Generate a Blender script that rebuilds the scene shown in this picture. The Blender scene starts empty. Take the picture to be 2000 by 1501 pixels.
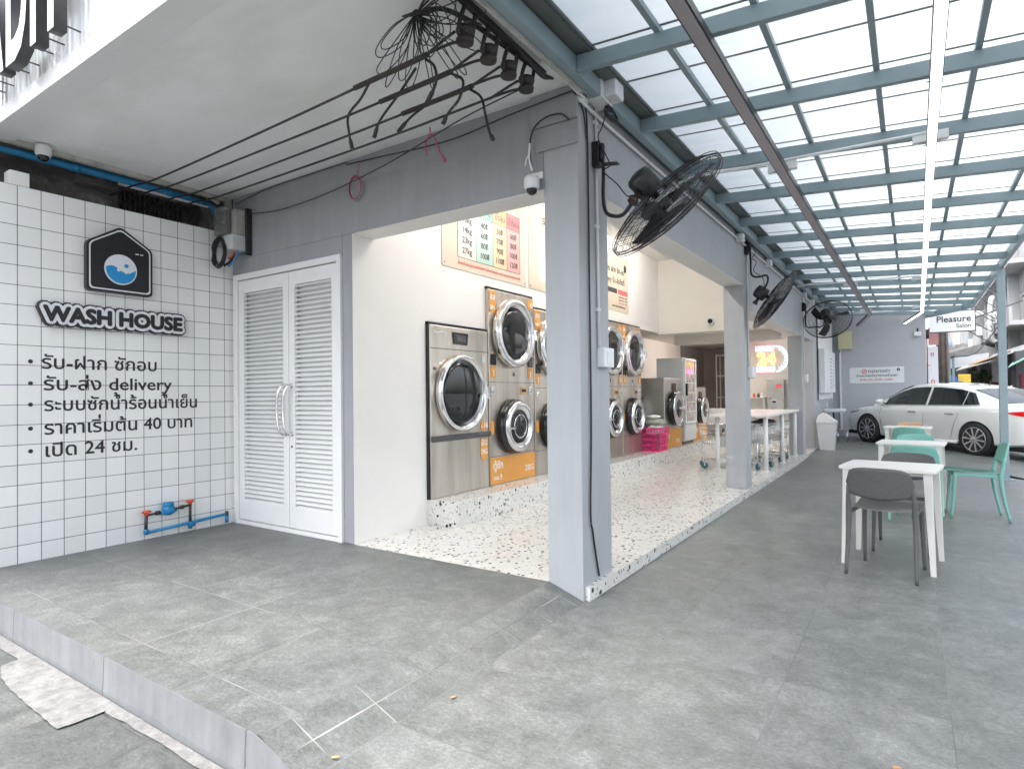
import bpy, bmesh, math, random
from mathutils import Vector, Matrix
R = math.radians
random.seed(7)
sc = bpy.context.scene
COL = sc.collection

# ------------------------------------------------------------------ camera
cd = bpy.data.cameras.new('camera'); cam = bpy.data.objects.new('camera', cd); COL.objects.link(cam)
cd.sensor_width = 36; cd.lens = 1178.586 / 2000 * 36
cd.shift_x = 24.275 / 2000; cd.shift_y = 3.449 / 2000
cd.clip_start = .05; cd.clip_end = 1500
CAMP = Vector((1.8631, -3.7128, 1.4125))
F_ = Vector((-.5638, .8258, .01349)).normalized(); R_ = Vector((.82574, .56394, -.01142)).normalized(); U_ = R_.cross(F_).normalized()
cam.matrix_world = Matrix(((R_.x, U_.x, -F_.x, CAMP.x), (R_.y, U_.y, -F_.y, CAMP.y), (R_.z, U_.z, -F_.z, CAMP.z), (0, 0, 0, 1)))
sc.camera = cam
# ------------------------------------------------------------------ sky, sun, exposure
wd = bpy.data.worlds.new('World'); sc.world = wd; wd.use_nodes = True
nt = wd.node_tree; bg = nt.nodes['Background']
sk = nt.nodes.new('ShaderNodeTexSky'); sk.sky_type = 'NISHITA'; sk.sun_disc = False
SUN_EL, SUN_AZ = R(62), R(220)
sk.sun_elevation = SUN_EL; sk.sun_rotation = SUN_AZ
sk.air_density = 1.0; sk.dust_density = 4.0; sk.ozone_density = 1.0
hs = nt.nodes.new('ShaderNodeHueSaturation'); hs.inputs['Saturation'].default_value = .38; nt.links.new(sk.outputs[0], hs.inputs['Color']); nt.links.new(hs.outputs[0], bg.inputs[0]); bg.inputs[1].default_value = .15
sl = bpy.data.lights.new('sun', 'SUN'); sl.energy = .5; sl.angle = R(25); sl.color = (1, .96, .9)
so = bpy.data.objects.new('sun', sl); COL.objects.link(so)
sd = Vector((math.sin(SUN_AZ) * math.cos(SUN_EL), math.cos(SUN_AZ) * math.cos(SUN_EL), math.sin(SUN_EL)))
so.rotation_euler = sd.to_track_quat('Z', 'Y').to_euler(); so.location = (5, -5, 30)
sc.view_settings.view_transform = 'Standard'; sc.view_settings.look = 'None'
sc.view_settings.exposure = 2.15; sc.view_settings.gamma = 1
sc.cycles.use_denoising = True
sc.cycles.max_bounces = 10; sc.cycles.diffuse_bounces = 6; sc.cycles.transmission_bounces = 8; sc.cycles.transparent_max_bounces = 12
sc.cycles.sample_clamp_indirect = 6
sc.cycles.caustics_reflective = False; sc.cycles.caustics_refractive = False

# ------------------------------------------------------------------ materials
def lin(c):
    return tuple((x / 12.92 if x <= .04045 else ((x + .055) / 1.055) ** 2.4) for x in c)
MATS = {}
def new_mat(name, col=(.5, .5, .5), rough=.5, metal=0., **kw):
    m = bpy.data.materials.new(name); m.use_nodes = True
    b = m.node_tree.nodes['Principled BSDF']
    b.inputs['Base Color'].default_value = (*col, 1); b.inputs['Roughness'].default_value = rough; b.inputs['Metallic'].default_value = metal
    for k, v in kw.items():
        b.inputs[k.replace('_', ' ')].default_value = v
    MATS[name] = m
    return m
class G:
    """node graph shorthand"""
    def __init__(s, m): s.m = m; s.t = m.node_tree; s.b = s.t.nodes['Principled BSDF']
    def n(s, ty, **kw):
        n = s.t.nodes.new('ShaderNode' + ty)
        for k, v in kw.items():
            if hasattr(n, k): setattr(n, k, v)
        return n
    def L(s, a, b): s.t.links.new(a, b)
    def obj(s):
        return s.n('TexCoord').outputs['Object']
    def noise(s, vec, scale, detail=4, rough=.55, dist=0):
        n = s.n('TexNoise'); n.inputs['Scale'].default_value = scale; n.inputs['Detail'].default_value = detail
        n.inputs['Roughness'].default_value = rough; n.inputs['Distortion'].default_value = dist; s.L(vec, n.inputs['Vector']); return n
    def ramp(s, fac, pts):
        r = s.n('ValToRGB'); cr = r.color_ramp
        while len(cr.elements) < len(pts): cr.elements.new(.5)
        for e, (p, c) in zip(cr.elements, pts):
            e.position = p; e.color = (*c, 1) if len(c) == 3 else c
        s.L(fac, r.inputs[0]); return r.outputs[0]
    def math(s, op, a, b=None, c=None):
        n = s.n('Math', operation=op)
        for i, v in enumerate((a, b, c)):
            if v is None: continue
            if isinstance(v, (int, float)): n.inputs[i].default_value = v
            else: s.L(v, n.inputs[i])
        return n.outputs[0]
    def mix(s, fac, a, b, mode='MIX'):
        n = s.n('MixRGB', blend_type=mode)
        for i, v in enumerate((fac, a, b)):
            if isinstance(v, (int, float)): n.inputs[i].default_value = v
            elif isinstance(v, tuple): n.inputs[i].default_value = (*v, 1)
            else: s.L(v, n.inputs[i])
        return n.outputs[0]
    def bump(s, h, strength=.3, dist=.01):
        n = s.n('Bump'); n.inputs['Strength'].default_value = strength; n.inputs['Distance'].default_value = dist
        s.L(h, n.inputs['Height']); s.L(n.outputs[0], s.b.inputs['Normal'])
    def scalev(s, vec, v):
        n = s.n('Mapping'); n.inputs['Scale'].default_value = v; s.L(vec, n.inputs['Vector']); return n.outputs[0]
    def line(s, c, off, step, w):
        """1 on a line of half width w every step, from coordinate socket c"""
        t = s.math('SUBTRACT', c, off); t = s.math('DIVIDE', t, step); f = s.math('FRACT', t)
        d = s.math('MINIMUM', f, s.math('SUBTRACT', 1., f)); d = s.math('MULTIPLY', d, step)
        return s.math('LESS_THAN', d, w), s.math('FLOOR', t)

def varied(name, col, rough=.6, amt=.06, scale=3., bump=.0, bscale=60, metal=0., **kw):
    """paint-like surface: faint blotches, slight bump"""
    m = new_mat(name, col, rough, metal, **kw); g = G(m); v = g.obj()
    n = g.noise(v, scale, 6, .6)
    a = tuple(max(0, c * (1 - amt)) for c in col); b = tuple(min(1, c * (1 + amt)) for c in col)
    g.L(g.ramp(n.outputs[0], [(.3, a), (.7, b)]), g.b.inputs['Base Color'])
    r = g.math('MULTIPLY_ADD', n.outputs[0], .2, rough - .1); g.L(r, g.b.inputs['Roughness'])
    if bump:
        n2 = g.noise(v, bscale, 3); g.bump(n2.outputs[0], bump, .004)
    return m

# grey porcelain floor tile with joints
def tile_floor(name, x0, y0, step, jointcol=(.30, .29, .28), jw=.0022, dark=1.):
    m = new_mat(name, (.25, .26, .26), .45); g = G(m); v = g.obj()
    sep = g.n('SeparateXYZ'); g.L(v, sep.inputs[0])
    lx, ix = g.line(sep.outputs[0], x0, step, jw); ly, iy = g.line(sep.outputs[1], y0, step, jw)
    ln = g.math('MAXIMUM', lx, ly); grit = g.noise(v, 130, 3, .7)
    cell = g.n('CombineXYZ'); g.L(ix, cell.inputs[0]); g.L(iy, cell.inputs[1])
    wn = g.n('TexWhiteNoise'); wn.noise_dimensions = '2D'; g.L(cell.outputs[0], wn.inputs['Vector'])
    off = g.n('VectorMath', operation='MULTIPLY_ADD'); g.L(wn.outputs['Color'], off.inputs[0]); off.inputs[1].default_value = (9, 9, 9); g.L(v, off.inputs[2])
    n1 = g.noise(off.outputs[0], 5.5, 10, .74, .4); n2 = g.noise(g.scalev(off.outputs[0], (30, 48, 30)), 1.6, 8, .8, .3); n3 = g.noise(v, .7, 3)
    f = g.math('ADD', g.math('MULTIPLY', n1.outputs[0], .5), g.math('MULTIPLY', n2.outputs[0], .5))
    c = g.ramp(f, [(.37, (.085 * dark, .088 * dark, .083 * dark)), (.46, (.14 * dark, .146 * dark, .14 * dark)), (.54, (.19 * dark, .198 * dark, .191 * dark)), (.63, (.29 * dark, .30 * dark, .291 * dark))])
    c = g.mix(.55, c, g.ramp(wn.outputs['Value'], [(0, (.72, .73, .73)), (1, (1.0, 1.0, 1.0))]), 'MULTIPLY')
    c = g.mix(.5, c, g.ramp(n3.outputs[0], [(.35, (.76, .82, .84)), (.65, (1, .98, .94))]), 'MULTIPLY')
    c = g.mix(.6, c, g.ramp(grit.outputs[0], [(.35, (.72, .72, .72)), (.6, (1.08, 1.08, 1.08))]), 'MULTIPLY')
    jn = g.noise(v, 1.7, 3); jc = g.ramp(jn.outputs[0], [(.42, (.1, .1, .1)), (.6, jointcol)])
    c = g.mix(ln, c, jc); g.L(c, g.b.inputs['Base Color'])
    g.L(g.math('MULTIPLY_ADD', n1.outputs[0], .35, .3), g.b.inputs['Roughness'])
    h = g.math('SUBTRACT', g.math('MULTIPLY', n2.outputs[0], .35), ln); g.bump(h, .35, .003)
    return m
tile_floor('canopy_tile', .015, -.495, .655, jointcol=(.19, .19, .185), jw=.0018, dark=1.12)
tile_floor('terrace_tile', -.262, -1.44, .66)
tile_floor('ramp_tile', -.13, -2.14, .34, jw=.003, jointcol=(.42, .41, .39), dark=1.0)
tile_floor('sidewalk_tile', .3, .1, .62, jw=.004, jointcol=(.05, .05, .05), dark=.72)

# terrazzo
m = new_mat('terrazzo', (.8, .79, .75), .22); g = G(m); v = g.obj()
base = g.ramp(g.noise(v, 6, 3).outputs[0], [(.3, (.66, .65, .61)), (.7, (.74, .73, .69))])
nz = g.noise(v, 45, 2); dv = g.n('VectorMath', operation='MULTIPLY_ADD'); g.L(nz.outputs['Color'], dv.inputs[0]); dv.inputs[1].default_value = (.02, .02, .02); g.L(v, dv.inputs[2])
c = base
for sc_, thr, cols in ((24, .40, [(.0, (.02, .02, .025)), (.45, (.05, .045, .04)), (.6, (.3, .24, .18)), (.8, (.42, .42, .42)), (1, (.03, .03, .03))]), (52, .30, [(0, (.05, .05, .05)), (.5, (.35, .3, .24)), (1, (.1, .1, .1))]), (100, .24, [(0, (.12, .12, .12)), (.5, (.4, .36, .3)), (1, (.2, .2, .2))])):
    vo = g.n('TexVoronoi'); vo.inputs['Scale'].default_value = sc_; vo.inputs['Randomness'].default_value = 1; g.L(dv.outputs[0], vo.inputs['Vector'])
    sp = g.n('SeparateColor'); g.L(vo.outputs['Color'], sp.inputs[0])
    keep = g.math('GREATER_THAN', sp.outputs[1], .57); rad = g.math('MULTIPLY', g.math('MULTIPLY_ADD', sp.outputs[2], .75, .45), thr)
    chip = g.math('MULTIPLY', g.math('LESS_THAN', vo.outputs['Distance'], rad), keep)
    c = g.mix(chip, c, g.ramp(sp.outputs[0], cols))
g.L(c, g.b.inputs['Base Color'])

# white wall tile with dark grout (plane x = const)
m = new_mat('white_wall_tile', (.8, .8, .79), .16); g = G(m); v = g.obj(); sep = g.n('SeparateXYZ'); g.L(v, sep.inputs[0])
ly, iy = g.line(sep.outputs[1], -1.884, .1618, .0024); lz, iz = g.line(sep.outputs[2], 3.151, .1618, .0022)
ln = g.math('MAXIMUM', ly, lz); cell = g.n('CombineXYZ'); g.L(iy, cell.inputs[0]); g.L(iz, cell.inputs[1])
wn = g.n('TexWhiteNoise'); g.L(cell.outputs[0], wn.inputs['Vector'])
c = g.ramp(wn.outputs['Value'], [(0, (.80, .80, .785)), (1, (.87, .868, .855))])
c = g.mix(ln, c, (.03, .032, .035)); g.L(c, g.b.inputs['Base Color'])
ny = g.noise(v, 9, 2)
g.bump(g.math('ADD', g.math('MULTIPLY', ln, -1.), g.math('ADD', g.math('MULTIPLY', wn.outputs['Value'], .25), g.math('MULTIPLY', ny.outputs[0], .3))), .35, .004)

varied('grey_paint', (.40, .415, .435), .55, .05, 2.2, .12)
varied('grey_paint_shaded', (.33, .335, .36), .6, .06, 2.2, .12)  # darker copy of grey_paint: the shade of the front is put into the colour
for nm in ('grey_paint', 'grey_paint_shaded'):
    g = G(M_ := MATS[nm]); v = g.obj(); src = g.b.inputs['Base Color'].links[0].from_socket
    a = g.noise(g.scalev(v, (5, 5, .6)), 1.6, 6, .7); b_ = g.noise(v, 7, 9, .8, .5)
    c = g.mix(.55, src, g.ramp(a.outputs[0], [(.35, (.86, .86, .87)), (.6, (1, 1, 1))]), 'MULTIPLY')
    c = g.mix(.7, c, g.ramp(b_.outputs[0], [(.60, (1, 1, 1)), (.70, (.84, .84, .83))]), 'MULTIPLY'); g.L(c, g.b.inputs['Base Color'])
varied('white_paint', (.80, .78, .75), .6, .03, 1.5, .08)
varied('cream_paint', (.78, .74, .68), .6, .03, 1.5, .08)
varied('pink_lit_paint', (.74, .66, .60), .6, .03, 1.5)  # pinkish cream: the neon's pink light is put into the colour
varied('brown_paint', (.40, .35, .335), .6, .08, 1.5)
varied('end_paint', (.47, .475, .51), .6, .05, 1.1, .1)
varied('white_metal', (.79, .795, .79), .35, .02, 4)
varied('white_plastic', (.78, .79, .8), .3, .03, 6)
varied('grey_plastic', (.6, .62, .63), .35, .04, 6)
varied('steel_blue', (.26, .335, .365), .4, .07, 3, .05)
varied('flashing', (.12, .135, .13), .45, .15, 6)
varied('black_cable', (.018, .018, .02), .45, .3, 30)
g = G(MATS['black_cable']); v = g.obj(); src = g.b.inputs['Base Color'].links[0].from_socket
g.L(g.mix(g.ramp(g.noise(v, 38, 6, .7).outputs[0], [(.64, (0, 0, 0)), (.68, (1, 1, 1))]), src, (.3, .29, .27)), g.b.inputs['Base Color'])
varied('black_metal', (.022, .022, .024), .32, .3, 20, 0, 60, .3)
varied('dark_spool', (.03, .024, .022), .6, .4, 18, .4, 90)
varied('pink_cord', (.42, .1, .16), .7, .2, 30)
varied('blue_pipe', (.01, .2, .42), .4, .2, 5)
varied('brass_dark', (.06, .045, .04), .5, .3, 20, 0, 60, .4)
varied('red_knob', (.6, .09, .03), .4, .2, 20)
varied('grey_chair', (.105, .106, .105), .55, .1, 40, .25, 220)
varied('grey_seat', (.34, .34, .34), .5, .06, 40, .2, 220)
varied('mint_chair', (.2, .47, .4), .45, .06, 30, .15, 220)
varied('tan_chair', (.62, .42, .24), .45, .06, 30)
varied('table_white', (.78, .76, .72), .35, .03, 5)
varied('car_paint', (.80, .81, .79), .18, .02, 2, 0, 60, 0, Coat_Weight=1.)
new_mat('car_glass', (.012, .018, .02), .04)
varied('tyre', (.02, .02, .02), .7, .3, 30)
varied('alloy', (.55, .55, .57), .28, .1, 10, 0, 60, .8)
new_mat('tail_red', (.6, .01, .015), .15)
new_mat('chrome', (.75, .75, .76), .12, 1.)
varied('stainless_plain', (.5, .49, .46), .3, .08, 6, 0, 60, .9)
new_mat('dark_glass', (.012, .013, .014), .05)
new_mat('black_gloss', (.01, .01, .012), .15)
new_mat('letter_black', (.012, .013, .018), .4)
new_mat('letter_grey', (.045, .04, .045), .6)
new_mat('letter_red', (.7, .12, .14), .5)
new_mat('letter_white', (.85, .85, .84), .5)
varied('orange_label', (.72, .33, .07), .5, .04, 10)
varied('sign_white', (.74, .76, .78), .35, .03, 8)
new_mat('logo_blue', (.02, .28, .62), .4)
varied('board_cream', (.62, .52, .41), .5, .02, 8)
varied('board_white', (.66, .6, .54), .5, .02, 8)
varied('board_teal', (.2, .42, .36), .4, .03, 8); varied('board_teal_pale', (.38, .54, .46), .4, .03, 8)
varied('board_orange', (.62, .36, .16), .4, .03, 8); varied('board_orange_pale', (.66, .5, .3), .4, .03, 8)
varied('board_red', (.52, .13, .14), .4, .03, 8); varied('board_red_pale', (.6, .3, .28), .4, .03, 8)
varied('basket_pink', (.8, .05, .24), .35, .06, 10)
varied('cloth_white', (.75, .73, .72), .85, .1, 8, .5, 30)
varied('cloth_green', (.33, .37, .30), .85, .15, 12, .5, 30)
varied('cream_box', (.62, .58, .38), .5, .05, 5)
varied('wood_tan', (.5, .3, .15), .5, .15, 12)
varied('teal_rubber', (.03, .12, .14), .5, .2, 12)
varied('dark_grey', (.07, .07, .075), .5, .2, 8)
varied('old_white', (.46, .45, .42), .8, .3, 7, .4, 30)
varied('concrete_pole', (.16, .13, .11), .8, .4, 4, .4, 20)
varied('roof_sheet', (.26, .27, .28), .5, .25, 2)
varied('awning_orange', (.42, .27, .15), .7, .15, 3)
varied('awning_mint', (.2, .38, .33), .7, .15, 3)
varied('house_white', (.42, .425, .43), .8, .12, .8)
varied('house_grey', (.3, .31, .32), .8, .25, .7)
varied('house_peach', (.42, .33, .29), .8, .1, .6)
varied('spire_blue', (.33, .4, .48), .8, .1, .6)
varied('tarp_blue', (.03, .12, .42), .6, .2, 5)
varied('sign_yellow', (.7, .48, .06), .5, .15, 6)
varied('dark_red', (.2, .035, .04), .7, .4, 10)
varied('bark', (.1, .07, .05), .9, .3, 10)
varied('leaf_green', (.07, .13, .05), .6, .5, 6)
varied('road', (.2, .2, .205), .85, .15, 2, .3, 40)

varied('fridge_pane', (.42, .37, .34), .12, .5, 7)  # opaque pane, its pale warm colour stands in for the lit fridge inside
# ceiling concrete, painted, with hairlines and stains
m = new_mat('painted_soffit', (.72, .73, .73), .75); g = G(m); v = g.obj()
n1 = g.noise(v, 1.1, 6, .6); n2 = g.noise(v, 9, 8, .7)
c = g.ramp(n1.outputs[0], [(.3, (.84, .845, .845)), (.7, (.89, .89, .885))])
c = g.mix(g.ramp(n2.outputs[0], [(.66, (0, 0, 0)), (.78, (1, 1, 1))]), c, (.62, .62, .61)); vo = g.n('TexVoronoi', feature='DISTANCE_TO_EDGE'); vo.inputs['Scale'].default_value = .9; nz = g.noise(v, 3, 5); dv = g.n('VectorMath', operation='MULTIPLY_ADD'); g.L(nz.outputs['Color'], dv.inputs[0]); dv.inputs[1].default_value = (.5, .5, .5); g.L(v, dv.inputs[2]); g.L(dv.outputs[0], vo.inputs['Vector'])
crk = g.math('MULTIPLY', g.math('LESS_THAN', vo.outputs['Distance'], .0022), g.ramp(g.noise(v, 1.3, 2).outputs[0], [(.5, (0, 0, 0)), (.56, (1, 1, 1))]))
c = g.mix(g.math('MULTIPLY', crk, .5), c, (.4, .4, .39)); st_ = g.noise(g.scalev(v, (1, 2.5, 1)), .8, 5, .6); c = g.mix(.8, c, g.ramp(st_.outputs[0], [(.45, (1, 1, 1)), (.62, (.9, .895, .88))]), 'MULTIPLY')
g.L(c, g.b.inputs['Base Color']); g.bump(n2.outputs[0], .25, .01)
# grimy old concrete
m = new_mat('grimy_concrete', (.12, .11, .1), .9); g = G(m); v = g.obj()
n1 = g.noise(g.scalev(v, (1, .6, 1)), 2.2, 9, .7, 1.2)
g.L(g.ramp(n1.outputs[0], [(.3, (.02, .019, .018)), (.48, (.07, .064, .062)), (.6, (.16, .15, .145)), (.72, (.42, .4, .38))]), g.b.inputs['Base Color']); g.bump(n1.outputs[0], .5, .02)
# lavender grey painted kerb with runs
m = new_mat('kerb_concrete', (.4, .42, .46), .7); g = G(m); v = g.obj()
n1 = g.noise(g.scalev(v, (7, 7, 1.2)), 1.3, 6, .65); n2 = g.noise(v, 3, 8, .7); n3 = g.noise(v, 2.0, 6, .75, 1)
c = g.ramp(g.math('ADD', g.math('MULTIPLY', n1.outputs[0], .5), g.math('MULTIPLY', n2.outputs[0], .5)), [(.36, (.16, .167, .175)), (.55, (.21, .218, .228)), (.7, (.255, .265, .275))])
c = g.mix(g.ramp(n3.outputs[0], [(.58, (0, 0, 0)), (.66, (1, 1, 1))]), c, (.155, .16, .168))
sp_ = g.n('SeparateXYZ'); g.L(v, sp_.inputs[0]); lk, _i = g.line(g.math('ADD', sp_.outputs[0], g.math('MULTIPLY', n2.outputs[0], .03)), -.33, 1.24, .005)
c = g.mix(g.math('MULTIPLY', lk, .75), c, (.07, .072, .078)); ft = g.math('LESS_THAN', g.math('ADD', sp_.outputs[2], g.math('MULTIPLY', n2.outputs[0], .08)), -.035); c = g.mix(g.math('MULTIPLY', ft, .35), c, (.13, .135, .14)); g.L(c, g.b.inputs['Base Color']); g.bump(n2.outputs[0], .4, .006)
# rough mortar
m = new_mat('mortar', (.6, .6, .59), .9); g = G(m); v = g.obj(); n1 = g.noise(v, 14, 8, .75); n2 = g.noise(v, 2.5, 4)
c = g.ramp(n1.outputs[0], [(.3, (.13, .13, .13)), (.6, (.27, .27, .265))]); c = g.mix(.5, c, g.ramp(n2.outputs[0], [(.3, (.75, .73, .72)), (.7, (1, 1, 1))]), 'MULTIPLY')
g.L(c, g.b.inputs['Base Color']); g.bump(n1.outputs[0], .6, .01)
# brushed stainless: vertical streaks
m = new_mat('stainless', (.55, .50, .44), .3, .92); g = G(m); v = g.obj(); n1 = g.noise(g.scalev(v, (3, 3, .35)), 2.2, 4, .5); n2 = g.noise(g.scalev(v, (8, 8, 260)), 1, 3)
g.L(g.ramp(n1.outputs[0], [(.3, (.43, .385, .33)), (.7, (.66, .60, .53))]), g.b.inputs['Base Color'])
g.L(g.math('MULTIPLY_ADD', n2.outputs[0], .18, .24), g.b.inputs['Roughness']); g.bump(n2.outputs[0], .08, .001)
# corrugated white sheet
m = varied('corrugated', (.82, .84, .85), .3, .05, 3, 0, 60, .2)
# translucent roof sheet: daylight really passes through it
m = bpy.data.materials.new('roof_sheet_translucent'); m.use_nodes = True; MATS['roof_sheet_translucent'] = m; g = G(m); t = m.node_tree
tr = t.nodes.new('ShaderNodeBsdfTranslucent'); tr.inputs[0].default_value = (.92, .975, .985, 1)
df = t.nodes.new('ShaderNodeBsdfDiffuse'); df.inputs[0].default_value = (.6, .64, .65, 1)
n1 = g.noise(g.scalev(g.obj(), (1, 5, 1)), 1.2, 5, .6); c = g.ramp(n1.outputs[0], [(.3, (.35, .385, .395)), (.7, (.41, .44, .45))]); g.L(c, tr.inputs[0])
ms = t.nodes.new('ShaderNodeMixShader'); ms.inputs[0].default_value = .9; g.L(df.outputs[0], ms.inputs[1]); g.L(tr.outputs[0], ms.inputs[2])
g.L(ms.outputs[0], t.nodes['Material Output'].inputs[0])
def emit(name, col, st):
    m = new_mat(name, col, .5); b = m.node_tree.nodes['Principled BSDF']; b.inputs['Emission Color'].default_value = (*col, 1); b.inputs['Emission Strength'].default_value = st
    # small flicker of brightness along the tube (procedural)
    return m
emit('led_light', (1, .95, .88), 1.3)
emit('tube_warm', (1, .95, .89), 42)
emit('neon_pink', (1, .35, .72), 1.0); emit('neon_yellow', (1, .62, .12), 1.0); emit('neon_blue', (.4, .8, 1), .8)
m = new_mat('clear_plastic', (.8, .82, .8), .1); MATS['clear_plastic'].node_tree.nodes['Principled BSDF'].inputs['Transmission Weight'].default_value = .8
m = new_mat('door_glass', (.75, .8, .8), .05); MATS['door_glass'].node_tree.nodes['Principled BSDF'].inputs['Transmission Weight'].default_value = .7
M = MATS

# ------------------------------------------------------------------ mesh helpers
class MB:
    def __init__(s): s.bm = bmesh.new()
    def box(s, x0, y0, z0, x1, y1, z1, bev=0., mat=None):
        vs = [s.bm.verts.new(p) for p in ((x0, y0, z0), (x1, y0, z0), (x1, y1, z0), (x0, y1, z0), (x0, y0, z1), (x1, y0, z1), (x1, y1, z1), (x0, y1, z1))]
        fs = [s.bm.faces.new([vs[i] for i in q]) for q in ((0, 3, 2, 1), (4, 5, 6, 7), (0, 1, 5, 4), (1, 2, 6, 5), (2, 3, 7, 6), (3, 0, 4, 7))]
        if mat is not None:
            for v in vs: v.co = mat @ v.co
        if bev:
            es = list({e for f in fs for e in f.edges})
            bmesh.ops.bevel(s.bm, geom=es, offset=bev, segments=2, affect='EDGES', profile=.5)
        return s
    def beam(s, a, b, w, h, up=(0, 0, 1), bev=0.):
        a, b = Vector(a), Vector(b); d = b - a; L = d.length; d.normalize(); up = Vector(up)
        x = d.cross(up).normalized(); z = x.cross(d).normalized()
        m = Matrix(((x.x, d.x, z.x, a.x), (x.y, d.y, z.y, a.y), (x.z, d.z, z.z, a.z), (0, 0, 0, 1)))
        return s.box(-w / 2, 0, -h / 2, w / 2, L, h / 2, bev, m)
    def quad(s, *p):
        s.bm.faces.new([s.bm.verts.new(q) for q in p]); return s
    def tube(s, pts, r, seg=8, closed=False, cap=True):
        pts = [Vector(p) for p in pts]; n = len(pts)
        rr = r if isinstance(r, (list, tuple)) else [r] * n
        T = []
        for i in range(n):
            a = pts[(i - 1) % n] if (closed or i > 0) else pts[i]; b = pts[(i + 1) % n] if (closed or i < n - 1) else pts[i]
            d = b - a; T.append(d.normalized() if d.length > 1e-9 else Vector((0, 0, 1)))
        nrm = T[0].orthogonal().normalized(); rings = []
        for i in range(n):
            if i: nrm = (nrm - T[i] * nrm.dot(T[i])); nrm = nrm.normalized() if nrm.length > 1e-6 else T[i].orthogonal().normalized()
            bn = T[i].cross(nrm)
            rings.append([s.bm.verts.new(pts[i] + (nrm * math.cos(2 * math.pi * k / seg) + bn * math.sin(2 * math.pi * k / seg)) * rr[i]) for k in range(seg)])
        m = n if closed else n - 1
        for i in range(m):
            A, B = rings[i], rings[(i + 1) % n]
            sh = 0
            if closed and i == n - 1:
                sh = min(range(seg), key=lambda q: (A[0].co - B[q].co).length)
            for k in range(seg):
                s.bm.faces.new((A[k], A[(k + 1) % seg], B[(k + 1 + sh) % seg], B[(k + sh) % seg])).smooth = True
        if cap and not closed:
            s.bm.faces.new(rings[0][::-1]); s.bm.faces.new(rings[-1])
        return s
    def ring(s, c, nrm, rad, r, n=48, seg=6, sx=1., sy=1.):
        c = Vector(c); nrm = Vector(nrm).normalized(); u = nrm.orthogonal().normalized(); 
        if abs(nrm.z) < .9: u = Vector((0, 0, 1)).cross(nrm).normalized()
        w = nrm.cross(u)
        return s.tube([c + (u * math.cos(2 * math.pi * i / n) * sx + w * math.sin(2 * math.pi * i / n) * sy) * rad for i in range(n)], r, seg, True)
    def lathe(s, c, axis, prof, n=32):
        """prof: list of (radius, distance along the axis)"""
        c = Vector(c); ax = Vector(axis).normalized(); u = ax.orthogonal().normalized(); w = ax.cross(u); rings = []
        for (r, h) in prof:
            r = max(r, 1e-4)
            rings.append([s.bm.verts.new(c + ax * h + (u * math.cos(2 * math.pi * k / n) + w * math.sin(2 * math.pi * k / n)) * r) for k in range(n)])
        for A, B in zip(rings, rings[1:]):
            for k in range(n): s.bm.faces.new((A[k], A[(k + 1) % n], B[(k + 1) % n], B[k])).smooth = True
        s.bm.faces.new(rings[0][::-1]); s.bm.faces.new(rings[-1]); return s
    def prism(s, poly, m, t):
        """2D polygon (a,b) extruded by t along third axis, placed with matrix m"""
        A = [s.bm.verts.new(m @ Vector((a, b, 0))) for a, b in poly]; B = [s.bm.verts.new(m @ Vector((a, b, t))) for a, b in poly]; n = len(poly)
        s.bm.faces.new(A[::-1]); s.bm.faces.new(B)
        for i in range(n): s.bm.faces.new((A[i], A[(i + 1) % n], B[(i + 1) % n], B[i]))
        return s
    def grid(s, rows, smooth=True):
        V = [[s.bm.verts.new(p) for p in r] for r in rows]
        for a, b in zip(V, V[1:]):
            for i in range(len(a) - 1): s.bm.faces.new((a[i], a[i + 1], b[i + 1], b[i])).smooth = smooth
        return s
    def done(s, name, mat, parent=None, **kw):
        bmesh.ops.recalc_face_normals(s.bm, faces=s.bm.faces)
        me = bpy.data.meshes.new(name); s.bm.to_mesh(me); s.bm.free()
        me.materials.append(M[mat] if isinstance(mat, str) else mat)
        o = bpy.data.objects.new(name, me); COL.objects.link(o)
        if parent is not None: o.parent = parent
        for k, v in kw.items(): o[k] = v
        return o
def thing(name, label, cat, loc=(0, 0, 0), rz=0, group=None):
    o = bpy.data.objects.new(name, None); COL.objects.link(o); o.location = loc; o.rotation_euler = (0, 0, rz)
    o.empty_display_size = .1; o['label'] = label; o['category'] = cat
    if group: o['group'] = group
    return o
def tag(o, label, cat, group=None):
    o['label'] = label; o['category'] = cat
    if group: o['group'] = group
    return o
def struct(o): o['kind'] = 'structure'; return o
def dup(root, loc=None, rz=None, label=None):
    def cp(o, par):
        c = o.copy(); COL.objects.link(c); c.parent = par
        for ch in kids.get(o, ()): cp(ch, c)
        return c
    kids = {}
    for o in COL.objects:
        if o.parent: kids.setdefault(o.parent, []).append(o)
    r = cp(root, None)
    if loc is not None: r.location = loc
    if rz is not None: r.rotation_euler = (0, 0, rz)
    if label: r['label'] = label
    return r
TONES = '่้๊๋'
UPV = 'ิีึืัำ'
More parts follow.
